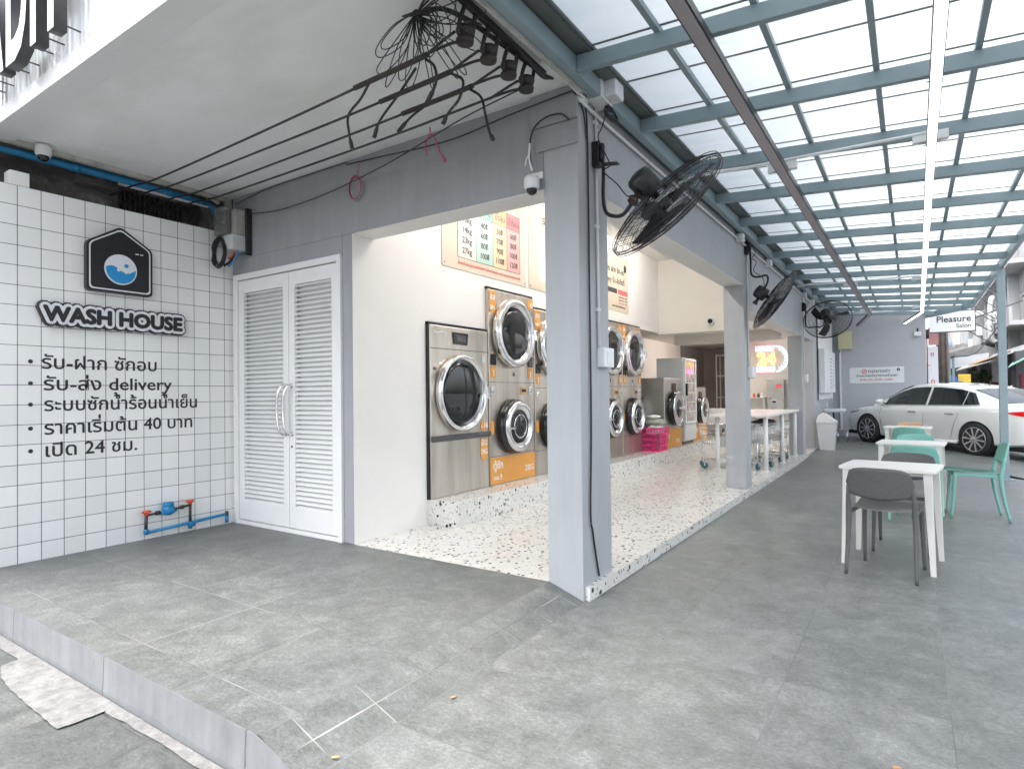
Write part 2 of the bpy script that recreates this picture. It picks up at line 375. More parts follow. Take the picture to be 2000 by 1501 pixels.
def text_mesh(body, size, ext=.001, off=0., space=1., align='LEFT', fat=0):
    def mk(t):
        cu = bpy.data.curves.new('t', 'FONT'); cu.body = t; cu.size = size; cu.extrude = ext; cu.offset = off; cu.resolution_u = 3; cu.space_character = space
        o = bpy.data.objects.new('t', cu); COL.objects.link(o); dg = bpy.context.evaluated_depsgraph_get(); me = bpy.data.meshes.new_from_object(o.evaluated_get(dg))
        bpy.data.objects.remove(o); bpy.data.curves.remove(cu); return me
    def wid(t):
        me = mk(t + '|'); a = max(v.co.x for v in me.vertices) if me.vertices else 0; return a
    jobs = [('', 0., 0.)]; base = ''; extra = []
    for i, ch in enumerate(body):
        if ch in TONES and ((i and body[i - 1] in UPV) or (i + 1 < len(body) and body[i + 1] in 'ำ')):
            extra.append((ch, base))
        else: base += ch
    bm = bmesh.new(); me = mk(base); bm.from_mesh(me)
    if extra:
        w0 = wid('')
        for ch, pre in extra:
            dx = wid(pre) - w0; k = len(bm.verts); bm.from_mesh(mk(ch)); bm.verts.ensure_lookup_table()
            for v in bm.verts[k:]: v.co.x += dx; v.co.y += size * .14
    if fat:
        src = bpy.data.meshes.new('f'); bm.to_mesh(src)
        for k, (a, b) in enumerate(((1, 0), (-1, 0), (0, 1), (0, -1))):
            n0 = len(bm.verts); bm.from_mesh(src); bm.verts.ensure_lookup_table()
            for v in bm.verts[n0:]: v.co += Vector((a * fat, b * fat, -.00006 * (k + 1)))
    xs = [v.co.x for v in bm.verts]; w = max(xs) if xs else 0
    if align == 'CENTER':
        for v in bm.verts: v.co.x -= w / 2
    elif align == 'RIGHT':
        for v in bm.verts: v.co.x -= w
    return bm, w
def put_text(name, body, mat, origin, xdir, ydir, size=None, width=None, parent=None, ext=.0015, off=0., align='LEFT', sp=1., bms=None, fat=0):
    """lettering lying in the plane spanned by xdir / ydir with its baseline at origin; width fits it"""
    size = size or .1
    bm, w = text_mesh(body, size, ext, off, sp, align, fat)
    if width:
        w1 = max(v.co.x for v in bm.verts) - min(v.co.x for v in bm.verts)
        for v in bm.verts: v.co.x *= width / w1
    X = Vector(xdir).normalized(); Y = Vector(ydir).normalized(); Z = X.cross(Y); O = Vector(origin)
    for v in bm.verts: v.co = O + X * v.co.x + Y * v.co.y + Z * v.co.z
    if bms is not None:
        me = bpy.data.meshes.new('x'); bm.to_mesh(me); bms.from_mesh(me); bm.free(); return
    me = bpy.data.meshes.new(name); bm.to_mesh(me); bm.free(); me.materials.append(M[mat])
    o = bpy.data.objects.new(name, me); COL.objects.link(o)
    if parent is not None: o.parent = parent
    return o
def rrect(w, h, r, n=5):
    p = []
    for cx, cy, a0 in ((w / 2 - r, h / 2 - r, 0), (-w / 2 + r, h / 2 - r, 90), (-w / 2 + r, -h / 2 + r, 180), (w / 2 - r, -h / 2 + r, 270)):
        for i in range(n + 1): a = R(a0 + 90 * i / n); p.append((cx + r * math.cos(a), cy + r * math.sin(a)))
    return p
YZ = lambda x, y, z: Matrix(((0, 0, 1, x), (1, 0, 0, y), (0, 1, 0, z), (0, 0, 0, 1)))      # 2D (a,b) -> (y,z), thickness +x
XZ = lambda x, y, z: Matrix(((1, 0, 0, x), (0, 0, -1, y), (0, 1, 0, z), (0, 0, 0, 1)))     # 2D -> (x,z), thickness -y
def bez(pts, n=8):
    """Catmull-Rom through points"""
    P = [Vector(p) for p in pts]; P = [P[0] * 2 - P[1]] + P + [P[-1] * 2 - P[-2]]; out = []
    for i in range(1, len(P) - 2):
        for k in range(n):
            t = k / n; a, b, c, d = P[i - 1:i + 3]
            out.append(.5 * ((2 * b) + (c - a) * t + (2 * a - 5 * b + 4 * c - d) * t * t + (3 * b - a - 3 * c + d) * t ** 3))
    out.append(P[-2]); return out

FZ = .093        # shop floor and front terrace level
XW = -2.258      # machine wall
XT = -4.10       # tiled wall
SZ = 3.528       # soffit level
BZ = 2.87        # beam underside
Y2, Y3, Y4, YE = 4.93, 10.12, 11.9, 15.95
def gz(x, y):
    t = min(1, max(0, (y - 9) / 5)); return .125 * t * t * (3 - 2 * t) * min(1, max(.0, (4.2 - x) / 1.2))

# ------------------------------------------------------------------ setting: grounds
mb = MB(); mb.quad((-400, -300, -.12), (400, -300, -.12), (400, 600, -.12), (-400, 600, -.12)); struct(mb.done('street', 'road'))
mb = MB(); rows = []
xs = [0.0, .65, 1.3, 1.95, 2.65]; ys = [-2.29] + [-2 + i * .5 for i in range(38)]
for y in ys: rows.append([(x, y, gz(x, y)) for x in xs])
mb.grid(rows, False); o = struct(mb.done('canopy_pavement', 'canopy_tile'))
mb = MB(); rows = []
for y in ys: rows.append([(2.65, y, gz(2.65, y)), (3.3, y, gz(3.3, y) - .004), (4.4, y, -.1)])
mb.grid(rows, False); struct(mb.done('pavement_edge', 'canopy_tile'))
mb = MB()
mb.quad((XT, -2.29, FZ), (-.262, -2.29, FZ), (-.262, 0, FZ), (XT, 0, FZ)); struct(mb.done('front_terrace', 'terrace_tile'))
mb = MB(); mb.quad((-.262, -2.29, FZ), (.0, -2.29, .0), (.0, -.001, .0), (-.262, -.001, FZ)); struct(mb.done('terrace_ramp', 'ramp_tile'))
# kerb face, hand-finished: slightly uneven top edge
mb = MB(); n = 90
top = []; bot = []
for i in range(n + 1):
    x = -8 + i * (12.6 / n); zt = FZ if x < -.262 else (FZ * (-x / .262) if x < 0 else 0.)
    top.append((x, -2.293 + .002 * math.sin(i * 1.7), zt - .0015)); bot.append((x, -2.30, -.12))
back = [(p[0], -2.285, p[2]) for p in top]
mb.grid([bot, top, back], False); struct(mb.done('kerb', 'kerb_concrete'))
# sidewalk below and the white mortar strip
mb = MB(); mb.quad((-30, -14, -.105), (30, -14, -.105), (30, -2.29, -.105), (-30, -2.29, -.105)); struct(mb.done('sidewalk', 'sidewalk_tile'))
mb = MB(); random.seed(3); A = []; B = []
for i in range(121):
    x = -8 + i * .1; A.append((x, -2.31, -.098)); B.append((x, -2.365 - .012 * random.random() - .012 * math.sin(x * 2.1), -.100))
mb.grid([A, B], False)
P = [(-2.47, -2.345), (-2.44, -2.47), (-2.27, -2.52), (-2.05, -2.545), (-1.81, -2.555), (-1.6, -2.56), (-1.40, -2.566), (-1.39, -2.45), (-1.385, -2.345)]
Q = []
for i in range(len(P) - 1):
    for k in range(5):
        t = k / 5; Q.append(((P[i][0] * (1 - t) + P[i + 1][0] * t + random.uniform(-.0035, .0035)), (P[i][1] * (1 - t) + P[i + 1][1] * t + random.uniform(-.0035, .0035)), -.0965))
mb.bm.faces.new([mb.bm.verts.new(q) for q in Q])
struct(mb.done('mortar_strip', 'mortar'))
# dry leaf litter flecks
for i, (x, y, z, a, lb) in enumerate([(-.02, -2.14, .012, .7, 'small dry twig lying beside the kerb on the ramp tiles'), (.07, -1.52, .006, 1.2, 'small green twig lying on the joint beside the ramp'), (1.78, -1.02, .006, .4, 'yellow leaf scrap on the grey pavement tiles near the front')]):
    mb = MB(); mb.prism([(0, -.005), (.012, -.007), (.03, -.002), (.032, .003), (.012, .007), (0, .004)], Matrix.Translation((x, y, z)) @ Matrix.Rotation(a, 4, 'Z'), .003)
    tag(mb.done('leaf_scrap', 'wood_tan'), lb, 'leaf')

# ------------------------------------------------------------------ the shophouse
house = thing('shophouse', 'grey painted corner shophouse open on two sides with white interior walls', 'building')
def hp(name, mat, mb, **kw): return mb.done(name, mat, house, **kw)
mb = MB(); mb.box(-6.0, .004, -.1, -.004, 18, FZ)
mb.box(-.006, .028, .0, .035, 12.25, FZ - .001)
hp('terrazzo_floor', 'terrazzo', mb)
mb = MB(); mb.box(XW - .03, .99, FZ, -1.90, 11.6, .343, .004); hp('terrazzo_platform', 'terrazzo', mb)
# columns
def column(y0, y1, x0=-.27, x1=0, top=BZ, z0=FZ, name='column'):
    mb = MB(); mb.box(x0, y0, z0, x1, y1, top, .006); return hp(name, 'grey_paint', mb)
column(0.0, .475, z0=-.01, top=SZ)
column(Y2, Y2 + .30); column(Y3, Y3 + .32, top=2.56); column(Y4, Y4 + .35, top=2.56)
# stepped corbels at the head of the corner column (front face)
for z0, z1, w, d in ((3.30, SZ - .002, .36, .035), (3.13, 3.298, .325, .018)):
    mb = MB(); mb.box(-w, -d, z0, .012, 0.0, z1, .005); hp('corbel', 'grey_paint_shaded', mb)
# beams
mb = MB(); mb.box(-.268, .476, BZ, -.002, Y2 + .3, 3.9, .005); hp('side_beam', 'grey_paint', mb)
mb = MB(); mb.box(-.268, Y2 + .302, 2.56, -.002, Y4 + .35, 3.9, .005); hp('side_beam', 'grey_paint', mb)
mb = MB(); mb.box(-4.105, .002, BZ, -.272, .268, 3.9, .005); hp('front_beam', 'grey_paint_shaded', mb)
mb = MB(); mb.box(-2.38, -.001, FZ + .002, XW - .002, .266, BZ - .002, .004); hp('door_pier', 'grey_paint_shaded', mb)
# solid wall past the last column; unseen mass above, added to block the sky
mb = MB(); mb.box(-.24, Y4 + .352, FZ - .1, -.001, YE, 3.9); hp('side_wall', 'grey_paint', mb)
mb = MB(); mb.box(-7.9, .28, 4.14, -.003, 16.2, 6.6); hp('upper_sky_block', 'grey_paint', mb)  # height kept low so the sun still reaches the canopy
mb = MB(); mb.box(-7.9, -2.04, 3.74, -.02, .27, 6.6); hp('upper_sky_block', 'house_white', mb)
# interior
mb = MB(); mb.box(-2.36, .27, FZ, XW, .99, 4.12); mb.box(-2.36, .99, 2.69, XW, 7.95, 4.12); mb.box(-2.36, 2.035, 2.155, XW, 2.036, 2.69)
mb.box(-2.36, .99, 2.155, XW, 2.04, 2.69); mb.box(-2.36, 3.065, 2.56, XW, 4.0, 2.69); mb.box(-2.36, 4.0, 2.62, XW, 6.86, 2.69); mb.box(-2.36, 6.862, 2.59, XW, 7.95, 2.689); hp('machine_wall', 'white_paint', mb)
mb = MB(); mb.box(-7.8, .27, 4.02, -.26, 8.0, 4.13); hp('ceiling', 'white_paint', mb)
mb = MB(); mb.box(XW - .02, 7.95, 2.56, -.27, 8.1, 4.02); hp('bulkhead', 'cream_paint', mb)
mb = MB(); mb.box(-6, 8.1, 2.66, -.27, 15.9, 2.75); mb.box(-3.3, 6.87, 2.59, XW - .1, 8.1, 2.64); hp('rear_ceiling', 'cream_paint', mb)
mb = MB(); mb.box(-2.43, 9.4, 2.45, -.27, 9.6, 2.66); hp('header_beam', 'cream_paint', mb)
mb = MB(); mb.box(-3.35, 6.86, FZ, -3.2, 12.25, 2.66); hp('alcove_wall', 'pink_lit_paint', mb)
mb = MB(); mb.box(-3.3, 6.86, FZ, XW - .02, 6.88, 2.6); hp('alcove_wall', 'cream_paint', mb)
mb = MB(); mb.box(-3.35, 12.25, FZ, -3.22, 14.6, 2.66); mb.box(-3.3, 14.5, FZ, -1.9, 14.6, 2.66); hp('rear_room_wall', 'brown_paint', mb)
mb = MB(); mb.box(-1.9, 12.2, FZ, -.24, 12.35, 2.66); mb.box(-1.9, 12.35, FZ, -1.8, 14.6, 2.66); hp('neon_wall', 'cream_paint', mb)
mb = MB()
for a, b, c, d, e, f in ((-3.215, 12.85, .1, -3.19, 12.9, 2.2), (-3.215, 13.6, .1, -3.19, 13.65, 2.2), (-3.215, 12.85, 2.2, -3.19, 13.65, 2.25)): mb.box(a, b, c, d, e, f)
hp('door_frame', 'dark_grey', mb)
mb = MB(); mb.box(-4.098, -.0, 2.702, -2.382, .264, BZ - .002); hp('door_head', 'grey_paint_shaded', mb)
mb = MB(); mb.box(XW - .001, .004, FZ + .002, XW + .004, .268, BZ - .004); hp('wall_lining', 'white_paint', mb)
mb = MB(); mb.box(XW + .006, .006, BZ - .006, -.272, .264, BZ - .001); hp('beam_soffit', 'white_paint', mb)
mb = MB(); mb.box(-.266, .478, BZ - .006, -.004, Y2 - .002, BZ - .001); hp('beam_soffit', 'white_paint', mb)
mb = MB(); mb.box(-.266, Y2 + .304, 2.555, -.004, Y3 - .002, 2.559); hp('beam_soffit', 'cream_paint', mb)
mb = MB(); mb.box(-4.3, .30, FZ, -2.37, .36, 4.1); mb.box(-7.9, .28, FZ, -7.8, 16, 4.1); hp('inner_partition', 'white_paint', mb)
# louvred double door
door = thing('louvre_door', 'white metal double louvre door in white frame beside the tiled wall', 'door', (0, 0, 0))
mb = MB(); DX0, DX1, DZ = -4.06, -2.385, 2.70
mb.box(DX0, -.03, FZ, DX0 + .07, .06, DZ, .004); mb.box(DX1 - .05, -.03, FZ, DX1, .06, DZ, .004); mb.box(DX0 + .071, -.03, DZ - .06, DX1 - .051, .06, DZ, .004); mb.box(DX0 + .071, -.02, FZ, DX1 - .051, .06, FZ + .04, .003)
mb.done('door_frame', 'white_metal', door)
mb = MB(); mb.box(DX0 + .07, .05, FZ + .04, DX1 - .05, .06, DZ - .06); mb.done('back_panel', 'white_metal', door)
xa, xb = DX0 + .075, DX1 - .055; xm = (xa + xb) / 2 + .06
for k, (a, b) in enumerate(((xa, xm - .004), (xm + .004, xb))):
    mb = MB(); s = .085
    mb.box(a, -.012, FZ + .05, a + s, .03, DZ - .07, .003); mb.box(b - s, -.012, FZ + .05, b, .03, DZ - .07, .003)
    mb.box(a + s, -.012, FZ + .05, b - s, .03, FZ + .25, .002); mb.box(a + s, -.012, DZ - .20, b - s, .03, DZ - .07, .002)
    leaf = mb.done('door_leaf', 'white_metal', door)
    mb = MB(); z = FZ + .255
    while z < DZ - .205:
        mb.beam((a + s, .008, z), (b - s, .008, z), .046, .003, up=(0, 1, -1.25)); z += .0455
    mb.done('louvre_slats', 'white_metal', leaf)
for k, x in enumerate((xm - .05, xm + .045)):
    mb = MB(); mb.tube(bez([(x, -.012, 1.52), (x, -.05, 1.52), (x - .02, -.085, 1.45), (x - .035, -.09, 1.3), (x - .02, -.085, 1.12), (x, -.05, 1.05), (x, -.012, 1.05)]), .013, 10)
    mb.lathe((x, -.012, 1.52), (0, -1, 0), [(.022, 0), (.022, .008)], 16).lathe((x, -.012, 1.05), (0, -1, 0), [(.022, 0), (.022, .008)], 16); mb.done('pull_handle', 'chrome', door)
mb = MB(); mb.lathe((xm + .045, -.012, .93), (0, -1, 0), [(.011, 0), (.011, .006)], 14); mb.done('keyhole', 'dark_grey', door)

# ------------------------------------------------------------------ tiled wall and its recess
tw = thing('tiled_wall', 'white square tiled wall with dark grout left of the louvre door', 'wall')
mb = MB(); mb.box(XT - .14, -2.29, -.1, XT, .001, 3.151); mb.done('tile_face', 'white_wall_tile', tw)
mb = MB(); mb.box(XT - .138, -1.93, 3.152, XT - .01, -1.80, 3.27); mb.done('tile_end_block', 'white_paint', tw)
rec = thing('old_wall', 'grimy stained old concrete wall above and behind the tiled wall', 'wall')
mb = MB(); mb.box(-5.1, -3.5, 2.6, -4.95, .3, 4.0); mb.box(-5.0, .0, 2.6, -4.1, .15, 4.0); mb.box(-5.0, -3.5, 3.60, -4.16, 0, 3.75); mb.box(-4.62, -3.5, 2.6, -4.52, -.95, 3.6); mb.done('concrete_face', 'grimy_concrete', rec)
mb = MB()
y = -.93
while y < -.1: mb.box(-4.93, y, 2.7, -4.90, y + .018, 3.6); y += .05
mb.done('vent_grille', 'dark_grey', rec)
mb = MB(); mb.box(-4.165, -2.0, 3.49, -4.105, -.01, 3.62); mb.box(-4.15, -.07, 3.30, -4.108, -.002, 3.49); mb.done('flaking_edge', 'old_white', rec)
# soffit slab with fascia
slab = thing('overhang', 'pale painted concrete overhang above the front terrace', 'overhang')
mb = MB(); mb.box(-4.6, -2.03, SZ + .002, .03, .0, 3.74); mb.done('soffit_slab', 'painted_soffit', slab)
mb = MB(); mb.box(-8, -2.09, 3.50, .05, -2.032, 3.615, .003); mb.box(-8, -2.03, 3.505, .0, -1.9, 3.526, .002); mb.done('fascia_strip', 'white_metal', slab)
mb = MB(); mb.box(.032, -2.03, 3.45, .048, -.01, 3.72); mb.done('edge_render', 'old_white', slab)
mb = MB(); x = -8.; rows = [[], []]
k = 0
while x < .05:
    for dx, dy in ((0, 0), (.02, 0), (.028, -.009), (.052, -.009), (.06, 0)):
        rows[0].append((x + dx, -2.068 + dy, 3.60)); rows[1].append((x + dx, -2.068 + dy, 6.5))
    x += .08
mb.grid(rows, False); mb.done('corrugated_cladding', 'corrugated', slab)
fs = thing('facade_lettering', 'dark raised letters on the corrugated fascia above the overhang', 'sign')
for ch, x, w in (('N', -3.62, .40), ('A', -3.17, .42), ('D', -2.70, .36), ('H', -2.28, .36)):
    bm, w0 = text_mesh(ch, 1.05, .035, .03)
    x0 = min(v.co.x for v in bm.verts); w1 = max(v.co.x for v in bm.verts) - x0
    for v in bm.verts: v.co = Vector((x - .42 + (v.co.x - x0) * w / w1, -2.21 - v.co.z, 3.67 + v.co.y))
    bmesh.ops.recalc_face_normals(bm, faces=bm.faces)
    me = bpy.data.meshes.new('letter'); bm.to_mesh(me); bm.free(); me.materials.append(M['dark_grey'])
    o = bpy.data.objects.new('letter', me); COL.objects.link(o); o.parent = fs
    bm2, _ = text_mesh(ch, 1.05, .001, .028)
    for v in bm2.verts: v.co = Vector((x - .42 + (v.co.x - x0) * w / w1, -2.2465 - v.co.z, 3.67 + v.co.y))
    me = bpy.data.meshes.new('letter_face'); bm2.to_mesh(me); bm2.free(); me.materials.append(M['sign_white']); of = bpy.data.objects.new('letter_face', me); COL.objects.link(of); of.parent = o
    for px in (x - .36, x - .48 + w): MB().tube([(px, -2.18, 3.71), (px, -2.08, 3.71)], .0055, 6).done('standoff', 'dark_grey', o)

# ------------------------------------------------------------------ sign on the tiled wall
lg = thing('house_logo_sign', 'black house shaped sign with blue water drum above the WASH HOUSE lettering', 'sign')
def housepoly(s):
    P = [(-.275 - s, -.21 - s), (.275 + s, -.21 - s), (.275 + s, .22 + s * .4), (.0, .395 + s * 1.25), (-.275 - s, .22 + s * .4)]
    out = []
    n = len(P)
    for i in range(n):
        a, b, c = Vector(P[i - 1]), Vector(P[i]), Vector(P[(i + 1) % n]); r = .035
        p = b + (a - b).normalized() * r; q = b + (c - b).normalized() * r
        for k in range(5): t = k / 4; out.append(tuple(p * (1 - t) ** 2 + b * 2 * t * (1 - t) + q * t * t))
    return out
CY, CZ_ = -1.135, 2.575
MM = YZ(XT, CY, CZ_)
MB().prism(housepoly(.0), YZ(XT + .004, CY, CZ_), .055).done('sign_body', 'letter_black', lg)
hpol = housepoly(-.018); hin = housepoly(-.03)
mb = MB(); A = [mb.bm.verts.new(YZ(XT + .0605, CY, CZ_) @ Vector((a, b, 0))) for a, b in hpol]; B = [mb.bm.verts.new(YZ(XT + .0605, CY, CZ_) @ Vector((a, b, 0))) for a, b in hin]
for i in range(len(A)): mb.bm.faces.new((A[i], A[(i + 1) % len(A)], B[(i + 1) % len(A)], B[i]))
mb.done('outline', 'sign_white', lg)
MB().lathe((XT + .058, CY, CZ_ + .005), (1, 0, 0), [(.137, 0), (.137, .004)], 48).done('drum_disc', 'sign_white', lg)
pts = []
for i in range(25): t = i / 24; y = -.125 + .25 * t; pts.append((y, .005 + .028 * math.sin(2 * math.pi * t + .35)))
for i in range(31):
    a = R(0 - 180 * i / 30); pts.append((.125 * math.cos(a), .005 + .125 * math.sin(a)))
MB().prism(pts, YZ(XT + .0635, CY, CZ_), .002).done('water', 'logo_blue', lg)
MB().lathe((XT + .0636, CY + .045, CZ_ + .045), (1, 0, 0), [(.018, 0), (.018, .002)], 16).done('bubble', 'logo_blue', lg)
for dy, dz, r in ((-.02, .0, .015), (.04, -.02, .009)): MB().lathe((XT + .066, CY + dy, CZ_ + dz), (1, 0, 0), [(r, 0), (r, .002)], 16).done('bubble', 'sign_white', lg)
for dy in (.125, .165): MB().box(XT + .0585, CY + dy, CZ_ + .165, XT + .062, CY + dy + .028, CZ_ + .175, .001).done('indicator', 'sign_white', lg)
ws = thing('shop_name_sign', 'WASH HOUSE lettering, black on white with black edge, under the house logo', 'sign')
def name_layer(name, mat, off, x0, ext):
    bm, w = text_mesh('WASH HOUSE', .172, ext, 0)
    # fatten the strokes: the same outline stamped around a circle gives the padded backing
    for v in bm.verts: v.co.x *= 1.16 / w * .98
    src = bpy.data.meshes.new('s'); bm.to_mesh(src); bm.free(); out = bmesh.new()
    K = 14 if off > .01 else 8
    for k in range(K):
        a = 2 * math.pi * k / K; n0 = len(out.verts); out.from_mesh(src); out.verts.ensure_lookup_table()
        for v in out.verts[n0:]: v.co += Vector((math.cos(a) * off, math.sin(a) * off, k * .00006))
    if off > .01:
        for q in (.5,):
            for k in range(8):
                a = 2 * math.pi * k / 8; n0 = len(out.verts); out.from_mesh(src); out.verts.ensure_lookup_table()
                for v in out.verts[n0:]: v.co += Vector((math.cos(a) * off * q, math.sin(a) * off * q, -k * .00005))
    for v in out.verts: v.co = Vector((x0 + v.co.z, -1.72 + v.co.x, 2.072 + v.co.y))
    me = bpy.data.meshes.new(name); out.to_mesh(me); out.free(); me.materials.append(M[mat]); o = bpy.data.objects.new(name, me); COL.objects.link(o); o.parent = ws
name_layer('backing', 'letter_black', .047, XT + .025, .022); name_layer('white_plate', 'sign_white', .034, XT + .048, .003); name_layer('letters', 'letter_black', .0095, XT + .0545, .001)

svc = thing('service_list', 'black Thai service list painted on the white tiled wall', 'lettering')
for i, (t, y0, z, w) in enumerate((("รับ-ฝาก ซักอบ", -1.725, 1.672, .925), ("รับ-ส่ง delivery", -1.712, 1.492, 1.055), ("ระบบซักน้ำร้อนน้ำเย็น", -1.707, 1.318, 1.30), ("ราคาเริ่มต้น 40 บาท", -1.707, 1.122, 1.25), ("เปิด 24 ชม.", -1.707, .937, .72))):
    put_text('text_line', t, 'letter_black', (XT + .001, y0, z), (0, 1, 0), (0, 0, 1), .155, w, svc, .0008, .0, fat=.0022)
    MB().lathe((XT + .0005, -1.797, z + .055), (1, 0, 0), [(.017, 0), (.017, .0012)], 20).done('bullet', 'letter_black', svc)

# ------------------------------------------------------------------ water meter at the foot of the tiles
wm = thing('water_meter', 'blue water meter with red knobs and blue pipes low on the tiled wall', 'water meter')
X = XT + .07
MB().tube([(X, -.93, .165), (X, -.16, .205), (X, -.13, .2)], .0145, 12).tube([(X, -.93, .15), (X, -.93, .2)], .021, 12).tube([(X, -.13, .12), (X, -.13, .19)], .019, 12).tube([(X, -.515, .13), (X, -.515, .2)], .019, 12).tube([(X, -.47, .17), (X, -.53, .165)], .02, 12).done('blue_pipe', 'blue_pipe', wm)
MB().tube([(X, -.93, .19), (X, -.925, .33)], .0135, 10).tube([(X, -.515, .19), (X, -.515, .37)], .0135, 10).tube([(X, -.925, .325), (X, -.80, .335)], .011, 10).tube([(X, -.53, .358), (X, -.66, .345)], .011, 10).lathe((X, -.84, .332), (0, 1, 0), [(.022, 0), (.022, .03)], 10).lathe((X, -.61, .352), (0, 1, 0), [(.02, 0), (.02, .03)], 10).tube([(X, -.13, .19), (X, -.13, .235)], .018, 10).done('brass_fittings', 'brass_dark', wm)
MB().lathe((X, -.725, .30), (0, 0, 1), [(.03, 0), (.056, .02), (.058, .06), (.048, .075), (.044, .085), (.047, .09), (.047, .115), (.04, .12)], 24).tube([(X, -.80, .325), (X, -.725, .325), (X, -.65, .335)], [.014, .034, .014], 12).done('meter_body', 'blue_pipe', wm)
for y, z in ((-.925, .335), (-.515, .375)):
    mb = MB(); mb.lathe((X, y, z - .01), (0, 0, 1), [(.018, 0), (.018, .028)], 12).lathe((X, y, z + .012), (0, 0, 1), [(.03, 0), (.034, .008), (.034, .018), (.018, .026)], 8)
    mb.beam((X - .04, y, z + .022), (X + .04, y, z + .022), .014, .014).beam((X, y - .04, z + .022), (X, y + .04, z + .022), .014, .014); mb.done('valve_knob', 'red_knob', wm)

# blue drain pipe high in the recess
bp = thing('drain_pipe', 'thick blue drain pipe running under the overhang edge and bending down', 'pipe')
MB().tube(bez([(-4.24, -2.4, 3.475), (-4.24, -1.2, 3.475), (-4.24, -.35, 3.475), (-4.24, -.16, 3.46), (-4.24, -.10, 3.38), (-4.24, -.09, 3.2), (-4.24, -.09, 2.9)], 6), .038, 14).done('pipe_run', 'blue_pipe', bp)
for y in (-1.45, -.62, -.3): MB().tube([(-4.24, y, 3.475), (-4.24, y + .06, 3.475)], .043, 14).done('pipe_collar', 'blue_pipe', bp)
for pts, lb in (([(-4.17, -2.3, 3.47), (-4.17, -1.4, 3.5), (-4.17, -.6, 3.485), (-4.16, -.2, 3.45), (-4.12, -.07, 3.34)], 'black cable bundle running beside the blue drain pipe'), ([(-4.19, -2.3, 3.53), (-4.18, -1.2, 3.56), (-4.18, -.4, 3.54), (-4.17, -.1, 3.5), (-4.13, -.05, 3.3)], 'thin black cable tucked between overhang edge and drain pipe')):
    tag(MB().tube(bez(pts, 6), .016, 8).done('cable_bundle', 'black_cable'), lb, 'cable')
# meter box with coiled cable at the corner
jb = thing('meter_box', 'electricity meter box with clear cover hanging in the corner above the door', 'meter box')
MB().box(-3.985, -.16, 3.08, -3.80, -.03, 3.34, .01).done('meter_case', 'old_white', jb)
MB().box(-4.05, -.25, 3.07, -3.86, -.165, 3.36, .02).done('clear_cover', 'clear_plastic', jb)
MB().box(-4.03, -.19, 3.10, -3.88, -.165, 3.33, .004).lathe((-3.95, -.2, 3.22), (0, -1, 0), [(.05, 0), (.05, .02), (.02, .03)], 16).done('meter_works', 'dark_grey', jb)
MB().box(-3.97, -.2, 2.92, -3.79, -.03, 3.075, .01).done('terminal_box', 'grey_plastic', jb)
MB().box(-3.79, -.06, 2.88, -3.755, -.002, 3.36, .004).done('mount_board', 'black_cable', jb)
cc = MB()
for k in range(7):
    cy, cz, rr = -.2 - .006 * k, 2.90 + .008 * (k % 3), .13 + .008 * (k % 4)
    cc.tube([(-4.0 + rr * .75 * math.cos(a), cy, cz + rr * math.sin(a)) for a in [R(40 + i * 14 + k * 9) for i in range(24)]], .008, 6)
cc.tube(bez([(-3.9, -.1, 2.95), (-3.92, -.14, 2.82), (-3.98, -.18, 2.77)]), .014, 8)
tag(cc.done('cable_coil', 'black_cable'), 'coil of black cable hanging below the meter box', 'cable')
tag(MB().tube(bez([(-3.84, -.1, 2.93), (-3.87, -.12, 2.84), (-3.93, -.16, 2.76)]), .010, 8).done('blue_wire', 'blue_pipe'), 'short blue wire end under the meter box', 'cable')
tag(MB().tube(bez([(-3.86, -.12, 2.93), (-3.9, -.14, 2.87), (-3.93, -.16, 2.84)]), .012, 8).done('red_wire', 'red_knob'), 'short red wire end under the meter box', 'cable')

# ------------------------------------------------------------------ dome cameras
def dome_cam(name, c, label, down=(0, 0, -1), s=1.):
    t = thing(name, label, 'camera', c, 0, 'dome security cameras')
    MB().lathe((0, 0, 0), down, [(.052 * s, 0), (.056 * s, .02 * s), (.055 * s, .07 * s), (.047 * s, .085 * s)], 24).done('camera_base', 'white_plastic', t)
    MB().lathe(Vector(down) * .084 * s, down, [(.04 * s, 0), (.038 * s, .015 * s), (.03 * s, .03 * s), (.016 * s, .039 * s), (.003, .042 * s)], 20).done('dome_lens', 'dark_glass', t)
    return t
t = dome_cam('dome_camera', (-.335, -.06, 2.945), 'white dome camera hanging beside the head of the corner column')
MB().box(-.4, -.02, 2.94, -.27, -.001, 2.99, .004).done('bracket', 'white_plastic', t); t.children[-1].location = (0, 0, 0)
for ch in t.children:
    if ch.name.startswith('bracket'): ch.location = (.335, .06, -2.945)
dome_cam('dome_camera', (-4.06, -1.72, 3.52), 'white dome camera under the left end of the overhang above the blue pipe', s=1.05)
dome_cam('dome_camera', (-1.233, 7.95, 2.74), 'white dome camera on the cream bulkhead inside the shop', (0, -1, 0), 1.2)

